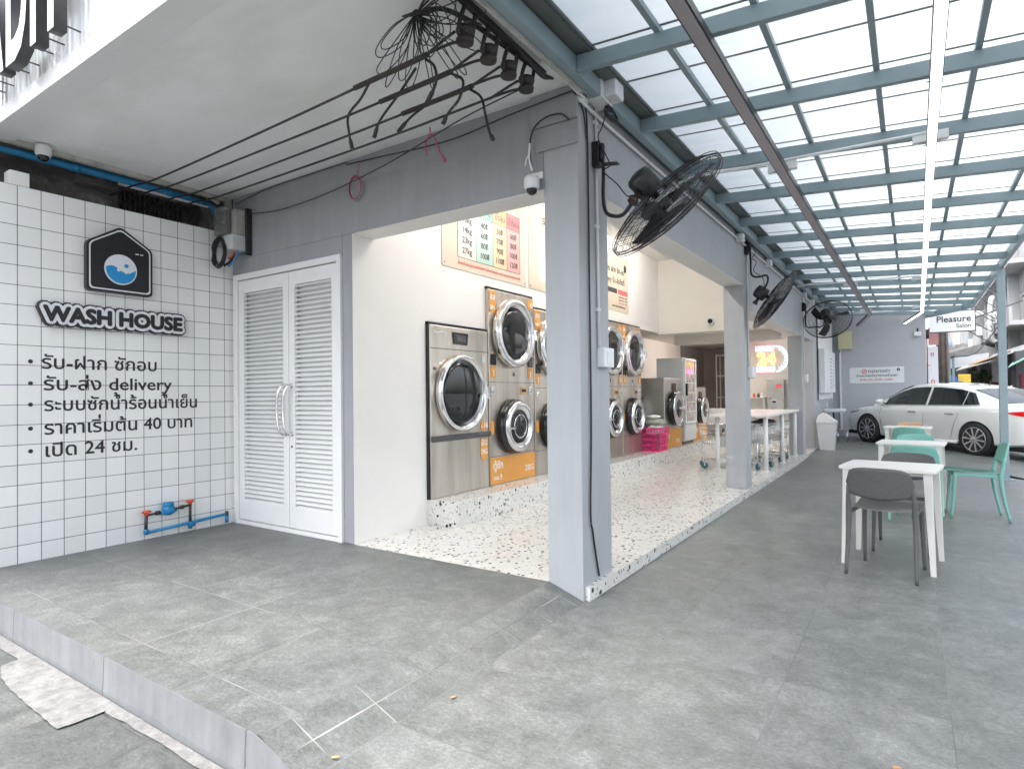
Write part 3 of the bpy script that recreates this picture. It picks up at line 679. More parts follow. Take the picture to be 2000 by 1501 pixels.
# ------------------------------------------------------------------ spool insulators and service cables
ir = thing('insulator_rack', 'row of four dark spool insulators on an iron strap at the overhang corner', 'insulator rack')
YS = (-1.12, -.90, -.69, -.49)
MB().beam((-.06, -1.36, 3.505), (-.06, -.36, 3.47), .05, .016).done('iron_strap', 'dark_spool', ir)
for y in YS:
    z = 3.37
    mb = MB(); mb.tube(bez([(-.07, y - .045, 3.50), (-.10, y - .06, z + .03), (-.11, y - .05, z - .03)], 4), .012, 6).tube(bez([(-.07, y + .045, 3.50), (-.10, y + .06, z + .03), (-.11, y + .05, z - .03)], 4), .012, 6); c = mb.done('clevis', 'dark_spool', ir)
    MB().lathe((-.11, y, z - .06), (0.05, 0, 1), [(.03, 0), (.047, .008), (.05, .028), (.036, .044), (.034, .056), (.052, .070), (.05, .09), (.03, .10)], 18).done('spool', 'dark_spool', ir)
rnd = random.Random(5)
labs = ('outermost of the four black cables under the overhang, nearest the fascia', 'second black cable from the fascia under the overhang', 'third black cable from the fascia under the overhang', 'black overhead cable nearest the front wall under the overhang')
ends = ((-3.68, -1.0), (-3.66, -.83), (-3.74, -.60), (-3.68, -.41))
for y, (xe, ye), lb in zip(YS, ends, labs):
    t = thing('service_cable', lb, 'cable', (0, 0, 0), 0, 'service cables under the overhang'); z = 3.37
    pts = [(-.13, y, z - .03), (-.33, y + .01, 3.36), (-1.2, y + .02 + .25 * (ye - y) * .3, 3.345), (-2.4, y + (ye - y) * .6, 3.35), (xe, ye, 3.37), (-4.2, ye, 3.40), (-4.9, ye - .05, 3.35)]
    MB().tube(bez(pts, 8), .0085, 7).done('cable_run', 'black_cable', t)
    thick = [(-.36 - .03, y + .015, 3.358), (-.6, y + .018, 3.353), (-1.0, y + .02, 3.348)]
    if y < -.5: MB().tube(bez(thick, 6), .016, 8).done('taped_joint', 'dark_spool', t)
    MB().tube(bez([(-.14, y - .05, z), (-.25, y - .03, 3.36), (-.4, y + .012, 3.356)], 5), .009, 6).done('tie_loop', 'black_cable', t)
# severed tails hanging from the cables
tails = (([(-.42, -1.08, 3.35), (-.36, -1.08, 3.29), (-.36, -1.07, 3.2), (-.44, -1.06, 3.11)], 'cut cable tail hanging from the outermost cable near the insulators'),
         ([(-.40, -.88, 3.35), (-.31, -.88, 3.28), (-.34, -.88, 3.18), (-.42, -.88, 3.12), (-.47, -.88, 3.06)], 'cut cable tail with taped end hanging from the second cable'),
         ([(-.42, -.67, 3.35), (-.33, -.67, 3.27), (-.30, -.67, 3.16), (-.27, -.67, 3.04), (-.24, -.67, 2.98)], 'long cut cable tail hanging from the third cable over the beam'),
         ([(-.86, -1.10, 3.35), (-1.0, -1.05, 3.3), (-1.17, -1.0, 3.26), (-1.22, -.95, 3.17), (-1.2, -.94, 3.06)], 'long bent cable tail hanging left of the wire tangle'),
         ([(-.62, -.95, 3.42), (-.85, -.87, 3.35), (-1.02, -.86, 3.24), (-1.10, -.84, 3.15)], 'pale dusty cable tail curving down below the wire tangle'),
         ([(-.8, -.66, 3.35), (-.93, -.66, 3.31), (-1.05, -.66, 3.24)], 'short cable stub hanging from the third cable'))
for p, lb in tails:
    tag(MB().tube(bez(p, 6), [.0085] * (6 * (len(p) - 1) - 3) + [.014] * 4, 7).done('cable_tail', 'black_cable'), lb, 'cable', 'cut cable tails under the overhang')
# tangle of thin wire
mb = MB(); c0 = Vector((-.30, -1.30, 3.46))
for k in range(26):
    a = rnd.uniform(-2.7, -.5) if k % 5 else rnd.uniform(-.5, .3); L = rnd.uniform(.16, .42); wd_ = rnd.uniform(.03, .1)
    d = Vector((math.cos(a) * .9, rnd.uniform(-.2, .5), math.sin(a))).normalized(); sdv = d.cross(Vector((.3, 1, .1))).normalized()
    P = [c0 + d * L * .02, c0 + d * L * .5 + sdv * wd_, c0 + d * L + sdv * wd_ * .4, c0 + d * L * 1.02 - sdv * wd_ * .5, c0 + d * L * .5 - sdv * wd_ * rnd.uniform(.3, 1), c0 - d * .02]
    mb.tube(bez(P, 6), .0032, 5)
for k in range(8):
    mb.tube(bez([c0 + Vector((-.1, 0, .02)), c0 + Vector((.02, .02, .02 - k * .004)), c0 + Vector((.15, .07 + k * .01, .01)), Vector((-.08, -1.0 + k * .08, 3.47))], 6), .005, 5)
tag(mb.done('wire_tangle', 'black_cable'), 'messy tangle of thin black wire hanging under the overhang', 'wire tangle')
mb = MB(); 
for k in range(4):
    mb.tube(bez([(-.08 + .01 * k, -1.45, 3.50), (-.05, -1.1, 3.50 - .006 * k), (-.035, -.75, 3.475), (-.03, -.45, 3.44 - .01 * k), (-.02, -.30, 3.45)], 6), .008, 6)
tag(mb.done('cable_bundle', 'black_cable'), 'thick black cable bundle strapped along the insulator rack', 'cable')
# thin cables crossing the front beam
for pts, r, lb in (([(-3.78, -.05, 3.30), (-3.2, -.06, 3.24), (-2.5, -.07, 3.26), (-1.6, -.2, 3.29), (-.7, -.4, 3.33), (-.12, -.5, 3.34)], .005, 'thin black cable sagging across the dark front beam'),
                   ([(-2.3, -.02, 3.49), (-1.9, -.03, 3.46), (-1.1, -.05, 3.40), (-.5, -.06, 3.44), (-.05, -.05, 3.47), (.0, -.05, 3.46), (.015, .05, 3.38), (.012, .12, 3.2)], .006, 'black cable running from the ceiling edge to the corner column head'),
                   ([(-4.0, -.03, 3.45), (-3.4, -.012, 3.515), (-2.3, -.012, 3.515)], .004, 'thin wire stapled along the top of the front beam'),
                   ([(-.035, -.05, 3.28), (-.1, -.06, 3.335), (-.22, -.06, 3.34), (-.31, -.06, 3.29), (-.345, -.06, 3.2), (-.345, -.06, 3.10), (-.33, -.06, 2.99)], .006, 'black and white camera lead looping from the corner column')):
    tag(MB().tube(bez(pts, 8), r, 6).done('thin_cable', 'black_cable'), lb, 'cable')
tag(MB().tube(bez([(-.347, -.062, 3.19), (-.35, -.062, 3.08), (-.33, -.062, 2.99)], 6), .0085, 6).tube(bez([(-.347, -.064, 3.12), (-.37, -.07, 3.08), (-.38, -.07, 3.03)]), .005, 6).done('camera_plug', 'white_plastic'), 'white camera connector hanging above the dome camera', 'connector')
tag(MB().tube(bez([(.012, .10, 3.45), (.012, .128, 3.2), (.012, .13, 2.2), (.012, .128, 1.2), (.012, .10, .6), (.012, .13, .45), (.012, .17, .3), (.012, .225, .12)], 8), .007, 6).done('column_cable', 'black_cable'), 'thin black cable running down the side of the corner column', 'cable')
for k, z in enumerate((2.55, 2.05, 1.55, 1.0)): pass
mb = MB()
for k in range(4):
    mb.ring((-2.18 + .004 * k, -.025 - .005 * k, 3.255), (0, 1, 0), .085 + .004 * k, .0035, 30, 5, .8, 1.1)
mb.tube([(-2.13, -.02, 3.5), (-2.16, -.02, 3.34)], .002, 4)
tag(mb.done('cord_coil', 'pink_cord'), 'small ring of pink cord hanging on the dark front beam', 'cord')
mb = MB(); mb.tube(bez([(-1.0, -.38, 3.36), (-1.0, -.38, 3.31), (-1.04, -.38, 3.25), (-1.03, -.38, 3.16)]), .006, 5); mb.tube(bez([(-1.0, -.38, 3.31), (-.95, -.38, 3.26), (-.91, -.38, 3.16), (-.86, -.38, 3.08)]), [.006] * 18 + [.011] * 7, 6)
tag(mb.done('pink_ribbon', 'pink_cord'), 'pink ribbon tied to the cable over the front beam', 'ribbon')

# ------------------------------------------------------------------ facade electrical bits
mb = MB(); mb.tube([(.014, .265, 3.50), (.014, .27, 1.74)], .011, 8)
for z in (3.35, 2.6, 2.0): mb.box(.0, .245, z, .02, .29, z + .025)
sw = thing('switch_conduit', 'white conduit and switch box on the corner column', 'conduit'); mb.done('conduit', 'white_plastic', sw)
MB().box(.0, .26, 1.60, .06, .43, 1.74, .006).done('switch_box', 'white_plastic', sw)
MB().box(.06, .30, 1.625, .066, .40, 1.715, .002).done('switch_plate', 'sign_white', sw)
t = thing('junction_box', 'white stepped junction box under the canopy at the corner column head', 'junction box')
MB().box(.005, .13, 3.47, .12, .33, 3.60, .006).done('box_body', 'white_plastic', t); MB().box(.121, .19, 3.49, .20, .34, 3.63, .006).done('socket_outlet', 'white_plastic', t)
for y, lb in ((Y2 + .16, 'white conduit with switch box down the second column'), (Y3 + .2, 'white conduit with switch box down the third column')):
    t = thing('switch_conduit', lb, 'conduit'); MB().tube([(.014, y, 3.5), (.014, y, 1.76)], .011, 8).done('conduit', 'white_plastic', t)
    MB().box(.0, y - .01, 1.60, .07, y + .15, 1.76, .006).done('switch_box', 'white_plastic', t)
t = thing('conduit_run', 'long white conduit along the facade under the canopy ledger', 'conduit')
MB().tube(bez([(.03, -2.0, 3.60), (.06, -1.0, 3.56), (.06, -.5, 3.53), (.025, -.25, 3.48), (.022, .1, 3.45), (.018, .5, 3.41), (.018, 6, 3.41), (.018, 15.9, 3.41)], 6), .013, 8).done('conduit', 'white_plastic', t)
for y in (4.5, 6.4, 8.2, 10.2, 11.4, 13.0): MB().box(.004, y, 3.37, .09, y + .13, 3.47, .006).done('pull_box', 'white_plastic', t)

# ------------------------------------------------------------------ canopy
can = thing('steel_canopy', 'blue grey steel canopy with translucent white roof sheets along the facade', 'canopy')
def cz(x): return 3.50 - .067 * x
def xo(y): return 3.05 - .436 * max(0, y - 14)
MB().box(.05, -5.5, 3.475, .115, 15.94, 3.59, .003).done('ledger', 'steel_blue', can)
MB().box(.0, -5.5, 3.60, .205, 15.94, 3.63, .002).box(.206, -5.5, 3.61, .225, 15.94, 3.645, .002).done('flashing', 'flashing', can)
RY = [-.213 + 1.118 * k for k in range(-4, 15)]
for y in RY:
    x1 = xo(y) - .03
    MB().beam((.117, y, cz(.117) + .045), (x1, y, cz(x1) + .045), .05, .10, bev=.003).done('rafter', 'steel_blue', can)
a, b, c = (3.05, -5.4), (3.05, 14.0), (xo(15.93), 15.93)
MB().beam((a[0], a[1], cz(3.06) + .06), (b[0], b[1], cz(3.06) + .06), .05, .14, bev=.003).beam((b[0], b[1], cz(3.06) + .06), (c[0], c[1], cz(3.06) + .08), .05, .14, bev=.003).done('edge_beam', 'steel_blue', can)
MB().beam((a[0] + .04, a[1], cz(3.06) + .13), (b[0] + .04, b[1], cz(3.06) + .13), .03, .03).beam((b[0] + .04, b[1], cz(3.06) + .13), (c[0] + .04, c[1], cz(3.06) + .15), .03, .03).done('edge_trim', 'white_metal', can)
for x in (.65, 1.19, 1.71, 2.23, 2.74):
    yend = 15.9 if x < 2.2 else min(15.9, 14 + (3.05 - x) / .436)
    MB().beam((x, -5.4, cz(x) + .115), (x, yend, cz(x) + .115), .035, .038).done('purlin', 'steel_blue', can)
JY = []
y = RY[0]
while y < 15.9: JY.append(y); y += .559
for y0 in JY:
    y1 = min(y0 + .548, 15.93); xe = xo((y0 + y1) / 2) + .02
    mb = MB(); mb.quad((.175, y0 + .004, cz(.175) + .145), (xe, y0 + .004, cz(xe) + .145), (xe, y1, cz(xe) + .145), (.175, y1, cz(.175) + .145)); mb.done('roof_sheet', 'roof_sheet_translucent', can)
    MB().beam((.175, y0 - .001, cz(.175) + .147), (xe, y0 - .001, cz(xe) + .147), .016, .012).done('joint_bar', 'flashing', can)
t = thing('canopy_post', 'square blue grey steel canopy post standing beside the parked car', 'post')
MB().box(2.99, 8.42, -.02, 3.09, 8.52, 3.29, .004).done('post_shaft', 'steel_blue', t); MB().box(2.93, 8.36, -.012, 3.15, 8.58, .012, .002).done('base_plate', 'steel_blue', t)
# linear lights
led = thing('linear_light', 'long lit white LED strip light hanging under the canopy', 'light')
def strip(root, P, w, h, mat_body, mat_face, lw):
    for i, (p, q) in enumerate(zip(P, P[1:])):
        MB().beam((p[0], p[1], p[2]), (q[0], q[1], q[2]), w, h).done('housing', mat_body, root)
        MB().beam((p[0], p[1], p[2] - h / 2 - .003), (q[0], q[1], q[2] - h / 2 - .003), lw, .005).done('diffuser', mat_face, root)
strip(led, [(2.0, -5.2, 3.30), (2.02, 2, 3.30), (2.10, 14.0, 3.29), (1.74, 15.7, 3.20)], .066, .045, 'dark_grey', 'led_light', .054)
off = thing('unlit_strip_light', 'long unlit grey strip light profile hanging under the canopy', 'light')
varied('strip_off', (.36, .33, .35), .4, .05, 4)
strip(off, [(.935, -5.2, 3.33), (1.03, 14.0, 3.32), (.66, 15.8, 3.22)], .085, .05, 'black_metal', 'strip_off', .066)
for x, root in ((2.0, led), (.95, off)):
    y = -2.7
    while y < 14: (MB().box(x - (.034 if x > 1.5 else .045), y, 3.268, x + (.036 if x > 1.5 else .047) + .005 * max(0, y) * (x < 1.5) + .007 * max(0, y) * (x > 1.5), y + .006, 3.272) if x > 1.5 else MB().box(x - .04, y, 3.297, x + .045 + .005 * max(0, y), y + .006, 3.301)).done('joint_clip', 'black_metal', root); y += 1.15
    for y in (2.03, 9.15, 13.6): MB().box(x - .1, y - .04, 3.33, x + .13, y + .02, 3.40, .004).done('bracket', 'white_plastic', root)
for y, lb in ((2.03, 'white conduit crossing the canopy on the nearer rafter'), (9.15, 'white conduit crossing the canopy on a distant rafter'), (14.6, 'white conduit crossing the canopy beside the end wall')):
    z = 3.44; tag(MB().tube(bez([(.05, y, 3.42), (.25, y - .03, z), (.6, y - .035, z - .02), (2.0, y - .035, cz(2) + .03)], 6), .014, 8).done('cross_conduit', 'white_plastic'), lb, 'conduit')

# ------------------------------------------------------------------ wall fans
def fan(hub, nrm, arm, mount, cord, label, blade_rot=0., Rf=.44, dense=True):
    hub = Vector(hub); nrm = Vector(nrm).normalized()
    t = thing('wall_fan', label, 'fan', hub, 0, 'black wall fans on the facade')
    q = nrm.to_track_quat('Z', 'Y').to_matrix()
    def W(x, y, z): return q @ Vector((x, y, z))
    D = .085
    # guards: radial wires and rings, front and back
    for nm, sgn in (('front_guard', 1), ('rear_guard', -1)):
        mb = MB(); N = 60
        for k in range(N):
            a = 2 * math.pi * k / N; ca, sa = math.cos(a), math.sin(a); da = .28
            P = []
            for j in range(7):
                tt = j / 6; r = .07 + (Rf - .07) * tt; aa = a + da * (1 - tt) * sgn; zz = sgn * D * (1 - tt ** 3.2) 
                P.append(W(r * math.cos(aa), r * math.sin(aa), zz))
            mb.tube(P, .0013, 4, cap=False)
        for tt in (.0, .18, .36, .55, .72, .86, .96):
            r = .07 + (Rf - .07) * tt; zz = sgn * D * (1 - tt ** 3.2); mb.ring(W(0, 0, zz), nrm, r, .0021, 56, 4)
        mb.done(nm, 'black_metal', t)
    MB().ring((0, 0, 0), nrm, Rf, .0045, 64, 6).ring(W(0, 0, .018), nrm, Rf - .001, .003, 64, 5).ring(W(0, 0, -.018), nrm, Rf - .001, .003, 64, 5).done('rim', 'black_metal', t)
    MB().lathe(W(0, 0, D - .012), nrm, [(.07, 0), (.072, .01), (.05, .016), (.01, .018)], 24).done('badge', 'black_metal', t)
    mb = MB()
    for k in range(3):
        a0 = blade_rot + k * 2 * math.pi / 3; rows = []
        for j in range(9):
            tt = j / 8; r = .05 + (Rf * .88 - .05) * tt; wv = .04 + .075 * math.sin(min(1, tt * 1.15) * math.pi * .62); row = []
            for i in range(6):
                s_ = i / 5 - .5; aa = a0 + .35 * tt + s_ * 2 * wv / max(r, .12) * .55; row.append(W(r * math.cos(aa), r * math.sin(aa), -s_ * .075 * (1 - .35 * tt) + .01 * math.sin(tt * 3)))
            rows.append(row)
        mb.grid(rows)
    mb.lathe(W(0, 0, -.03), nrm, [(.055, 0), (.06, .03), (.045, .055), (.01, .065)], 20); mb.done('blades', 'black_metal', t)
    MB().lathe(W(0, 0, -D - .20), nrm, [(.03, 0), (.075, .012), (.088, .035), (.088, .15), (.078, .165), (.03, .175), (.03, .21)], 28).done('motor', 'black_metal', t)
    mb = MB(); mb.lathe(W(0, -.09, -D - .10), q @ Vector((0, -1, 0)), [(.022, 0), (.022, .05), (.035, .052), (.035, .075)], 14); mb.done('tilt_joint', 'brass_dark', t)
    mb = MB(); A = [Vector(p) - hub for p in arm]; tail = [W(0, -.13, -D - .10)]
    mb.tube(bez(A + tail, 7), .0135, 10); mb.done('arm', 'black_metal', t)
    a0 = A[0]; mb = MB(); mb.box(-.035 + a0.x - .03, a0.y - .035, a0.z - .13, a0.x - .012, a0.y + .035, a0.z + .05, .004).lathe(a0 + Vector((0, 0, .03)), (0, 0, -1), [(.018, 0), (.022, .02), (.022, .1), (.016, .12)], 12)
    mb.done('wall_bracket', 'black_metal', t)
    if cord:
        mb = MB(); mb.tube(bez([Vector(p) - hub for p in cord], 8), .0045, 6); mb.done('power_cord', 'black_cable', t)
    return t
H = Vector((.53, .20, 2.655))
f1 = fan(H, (.442, .627, -.642), [(.065, .25, 3.16), (.075, .25, 3.0), (.08, .23, 2.80), (.12, .18, 2.68), (.20, .12, 2.62), (.30, .06, 2.60)], None,
    [(.14, .30, 3.62), (.12, .27, 3.5), (.10, .27, 3.43), (.07, .24, 3.30), (.06, .2, 3.22), (.1, .24, 3.1), (.13, .24, 3.02), (.09, .22, 2.98), (.2, .2, 2.86), (.3, .12, 2.74), (.36, .08, 2.72)], 'large black wall fan tilted downwards beside the corner column')
mb = MB()
for k in range(6): mb.ring(Vector((.11 + .006 * k, .285 - .004 * k, 3.43 - .012 * k)) - H, (.9, -.5, .2 + .1 * (k % 3)), .04 + .004 * (k % 3), .0042, 20, 5)
mb.done('cord_coil', 'black_cable', f1)
mb = MB()
for k in range(3): mb.ring(Vector((.14, .22, 3.03 - .008 * k)) - H, (.2, -.4, 1), .045 + .006 * k, .0042, 20, 5, 1.2, .7)
mb.done('cord_coil', 'black_cable', f1)
fan((.359, 5.049, 2.627), (.761, .312, -.569), [(.065, 5.03, 3.42), (.075, 5.03, 3.2), (.085, 5.0, 3.02), (.14, 4.96, 2.96), (.22, 4.93, 2.95), (.30, 4.91, 2.95), (.30, 4.9, 2.84)], None,
    [(.08, 5.03, 3.42), (.14, 5.0, 3.30), (.1, 5.0, 3.22), (.16, 4.98, 3.16), (.12, 4.98, 3.05), (.24, 4.93, 2.93), (.27, 4.9, 2.8)], 'black wall fan seen edge-on beside the second column', 1.0)
fan((.492, 9.98, 2.845), (.046, .882, -.469), [(.065, 10.25, 3.2), (.075, 10.2, 3.0), (.08, 10.1, 2.78), (.15, 9.95, 2.70), (.30, 9.82, 2.69), (.42, 9.75, 2.69)], None,
    [(.06, 10.25, 3.3), (.12, 10.2, 3.2), (.08, 10.2, 3.1), (.12, 10.1, 3.0)], 'black wall fan seen from behind beside the third column', .4)

# ------------------------------------------------------------------ laundry machines (front plane at local x=0, width along +y)
def label_plate(par, x, y0, z0, y1, z1, mat='orange_label', r=.0, nm='label_plate'):
    w, h = y1 - y0, z1 - z0
    poly = rrect(w, h, max(r, .002), 4); return MB().prism(poly, YZ(x, (y0 + y1) / 2, (z0 + z1) / 2), .003).done(nm, mat, par)
def txt(par, s, x, y, z, size, mat='letter_white', width=None, off=0., align='LEFT', nm='label_text'):
    return put_text(nm, s, mat, (x, y, z), (0, 1, 0), (0, 0, 1), size, width, par, .0008, off, align)
def dryer_door(par, y, z, r, open_=0, deep=.10):
    d = MB().lathe((.002, y, z), (1, 0, 0), [(r * 1.02, 0), (r * 1.04, .02), (r * 1.04, deep - .02), (r, deep), (r * .93, deep + .012), (r * .85, deep + .005), (r * .80, deep - .02)], 56).done('door_ring', 'chrome', par)
    MB().lathe((deep - .02, y, z), (1, 0, 0), [(r * .81, 0), (r * .7, .012), (r * .4, .02), (.01, .022)], 48).done('door_glass', 'dark_glass', d)
    MB().box(deep - .03, y + r * .93, z - .05, deep + .02, y + r * 1.10, z + .05, .008).done('door_handle', 'chrome', d)
def washer_door(par, y, z, r, deep=.13):
    d = MB().lathe((.002, y, z), (1, 0, 0), [(r * .98, 0), (r * 1.0, .02), (r * .96, deep - .05), (r * .9, deep - .03)], 48).done('door_drum', 'black_gloss', par)
    MB().lathe((deep - .05, y, z), (1, 0, 0), [(r * .92, 0), (r * .96, .02), (r * .93, .05), (r * .82, .062), (r * .68, .05), (r * .63, .02)], 56).done('door_ring', 'chrome', d)
    MB().lathe((deep - .035, y, z), (1, 0, 0), [(r * .64, 0), (r * .62, .01), (r * .35, .025), (.01, .03)], 40).done('door_glass', 'dark_glass', d)
    mb = MB(); mb.ring((deep - .005, y, z), (1, 0, 0), r * .42, .006, 36, 6); mb.done('door_inner_ring', 'chrome', d)
    MB().box(deep - .02, y - r * 1.06, z - .03, deep + .03, y - r * .55, z + .005, .008).done('door_handle', 'chrome', d)
def screen(par, x, y, z, w, h):
    p = MB().prism([(-w / 2, h / 2), (w / 2, h / 2), (w / 2 - .02, -h / 2), (-w / 2 + .02, -h / 2)][::-1], YZ(x, y, z), .012).done('control_screen', 'black_gloss', par)
    MB().box(x + .012, y - w * .3, z - h * .25, x + .014, y + w * .3, z + h * .28).done('display', 'dark_grey', p)
PZ = .343
# big single dryer
m1 = thing('dryer', 'large single stainless dryer set in the wall next to the front pier', 'dryer', (XW, 1.0, PZ))
MB().box(-.8, .0, .0, .045, 1.02, 1.80, .008).done('cabinet', 'stainless', m1)
MB().box(-.01, -.02, .0, .03, -.002, 1.83).box(-.01, -.02, 1.805, .03, 1.04, 1.83).done('gap_trim', 'black_gloss', m1)
o_ = MB(); o_.box(.046, .0, 1.555, .049, 1.02, 1.562); o_.done('panel_seam', 'dark_grey', m1)
sub = thing  # alias not used further
def shift(par, dx):  # dummy empty-free offset: parts of a machine are built at x = dx
    return dx
dryer_d = .047
d = MB().lathe((dryer_d, .475, 1.09), (1, 0, 0), [(.405, 0), (.415, .02), (.415, .075), (.40, .088), (.385, .09), (.37, .08), (.362, .05)], 64).done('door_ring', 'chrome', m1)
MB().lathe((dryer_d + .05, .475, 1.09), (1, 0, 0), [(.364, 0), (.3, .012), (.15, .02), (.01, .022)], 56).done('door_glass', 'dark_glass', d)
MB().box(dryer_d + .06, .87, 1.02, dryer_d + .10, .93, 1.16, .01).done('door_handle', 'chrome', d)
screen(m1, .046, .50, 1.68, .27, .13)
MB().box(.046, .0, .585, .085, 1.02, .645, .006).done('lint_rail', 'dark_grey', m1)
label_plate(m1, .0462, .855, .66, 1.0, .76, r=.04); txt(m1, '16', .0495, .915, .69, .085, off=.002); txt(m1, 'no.', .0495, .87, .69, .04)
label_plate(m1, .0462, .855, .385, 1.0, .575, nm='label_plate'); MB().lathe((.0464, .9275, .385), (1, 0, 0), [(.0725, 0), (.0725, .003)], 30).done('label_plate', 'orange_label', m1)
txt(m1, 'อบ', .0495, .87, .49, .12, width=.11, off=.002); txt(m1, '27KG', .0495, .865, .39, .075, width=.12, off=.001)
txt(m1, 'SmartWave', .048, .06, 1.71, .05, off=.001, width=.2); MB().box(.046, .90, 1.44, .052, .96, 1.52, .002).done('card_slot', 'grey_plastic', m1)
MB().box(.046, .05, 1.33, .052, .09, 1.36).done('badge', 'dark_grey', m1)
# stacked washer and dryer
def stack(y0, w, top, label, no, kg, orange_base=True, name='stacked_laundry_machine'):
    t = thing(name, label, 'laundry machine', (XW, y0, PZ), 0, 'stacked laundry machines along the machine wall')
    H_ = top - PZ
    MB().box(-.8, .0, .0, .045, w, H_ - .01, .008).done('cabinet', 'stainless', t)
    MB().box(-.01, -.01, H_ - .008, .03, w + .01, H_ + .018).box(-.01, w + .003, .0, .03, w + .014, H_).done('gap_trim', 'black_gloss', t)
    k = H_ / 2.33; cy = w * .47
    d = MB().lathe((.047, cy, 1.82 * k), (1, 0, 0), [(.40 * k, 0), (.425 * k, .02), (.42 * k, .09), (.40 * k, .11), (.365 * k, .115), (.33 * k, .095), (.325 * k, .06)], 60).done('dryer_door', 'chrome', t)
    MB().lathe((.105, cy, 1.82 * k), (1, 0, 0), [(.33 * k, 0), (.25 * k, .015), (.12 * k, .022), (.01, .023)], 48).done('door_glass', 'dark_glass', d)
    MB().box(.12, cy + .36 * k, 1.75 * k, .18, cy + .42 * k, 1.89 * k, .01).done('door_handle', 'chrome', d)
    MB().lathe((.047, cy, .68 * k), (1, 0, 0), [(.33 * k, 0), (.34 * k, .02), (.325 * k, .09), (.30 * k, .10)], 52).done('washer_gasket', 'black_gloss', t)
    d = MB().lathe((.12, cy + .02, .68 * k), (1, 0, 0), [(.30 * k, 0), (.315 * k, .02), (.305 * k, .05), (.27 * k, .065), (.22 * k, .05), (.2 * k, .015)], 56).done('washer_door', 'chrome', t)
    MB().lathe((.13, cy + .02, .68 * k), (1, 0, 0), [(.205 * k, 0), (.2 * k, .012), (.1 * k, .03), (.01, .035)], 40).done('door_glass', 'dark_glass', d)
    MB().ring((.160, cy + .02, .68 * k), (1, 0, 0), .14 * k, .006, 32, 6).done('inner_ring', 'chrome', d)
    MB().box(.15, cy - .28 * k, .65 * k, .19, cy - .12 * k, .68 * k, .008).done('door_handle', 'chrome', d)
    MB().box(.046, 0, 1.215 * k, .048, w, 1.221 * k).box(.046, 0, .335 * k, .048, w, .34 * k).done('panel_seam', 'dark_grey', t)
    label_plate(t, .0462, .02, 2.1 * k, .15, 2.31 * k); MB().lathe((.0466, .085, 2.1 * k), (1, 0, 0), [(.065, 0), (.065, .003)], 26).done('label_plate', 'orange_label', t)
    txt(t, 'อบ', .0502, .03, 2.20 * k, .10, width=.10, off=.002); txt(t, kg, .0502, .03, 2.08 * k, .07, width=.10, off=.001)
    label_plate(t, .0462, w - .16, 2.17 * k, w - .01, 2.3 * k, r=.05); txt(t, no, .0502, w - .09, 2.2 * k, .075, off=.001)
    for y, z, hh in ((.03, 1.42, .13), (w - .15, 1.42, .13)):
        MB().box(.046, y, z * k, .058, y + .11, (z + hh) * k, .004).done('card_reader', 'black_gloss', t)
        label_plate(t, .0462, y, (z - .15) * k, y + .11, (z - .01) * k); txt(t, '1', .0502, y + .035, (z - .13) * k, .11, off=.002)
    MB().box(.046, .03, 1.07 * k, .052, .12, 1.17 * k, .003).box(.046, w - .14, 1.07 * k, .052, w - .05, 1.17 * k, .003).done('coin_panel', 'grey_plastic', t)
    for y in (.075, w - .095): MB().lathe((.052, y, 1.12 * k), (1, 0, 0), [(.03, 0), (.03, .004), (.012, .006)], 20).done('coin_knob', 'chrome', t)
    MB().box(.046, w - .34, 1.07 * k, .051, w - .18, 1.16 * k, .003).done('soap_drawer', 'wood_tan', t); MB().box(.051, w - .31, 1.10 * k, .053, w - .21, 1.135 * k).done('drawer_slot', 'black_gloss', t)
    txt(t, 'A', .048, w * .5, 1.30 * k, .07, 'letter_black', off=.003)
    txt(t, 'SmartWave', .048, w * .38, 1.40 * k, .045, off=.001, width=.22)
    label_plate(t, .0462, .015, .60 * k, .09, .76 * k, r=.02)
    if orange_base:
        label_plate(t, .0465, .003, .012, w - .003, .325 * k); txt(t, 'ตู้ซัก', .0502, .06, .19 * k, .12, width=.20, off=.002)
        txt(t, 'no.9', .0502, .07, .06 * k, .085, width=.17, off=.001); txt(t, '23KG', .0502, w - .25, .10 * k, .105, width=.21, off=.001)
    return t
stack(2.04, 1.015, 2.665, 'tall stainless stacked washer and dryer with orange number nine base', '15', '23KG')
stack(3.075, .92, 2.54, 'stainless stacked washer and dryer half hidden by the corner column', '14', '14KG', False)
stack(4.01, .92, 2.6, 'stainless stacked washer and dryer hidden behind the corner column', '13', '14KG', False)
stack(4.95, 1.02, 2.6, 'stainless stacked washer and dryer just right of the corner column', '12', '14KG', False)
stack(5.985, .86, 2.6, 'last stacked washer and dryer beside the pink basket', '11', '14KG', False)
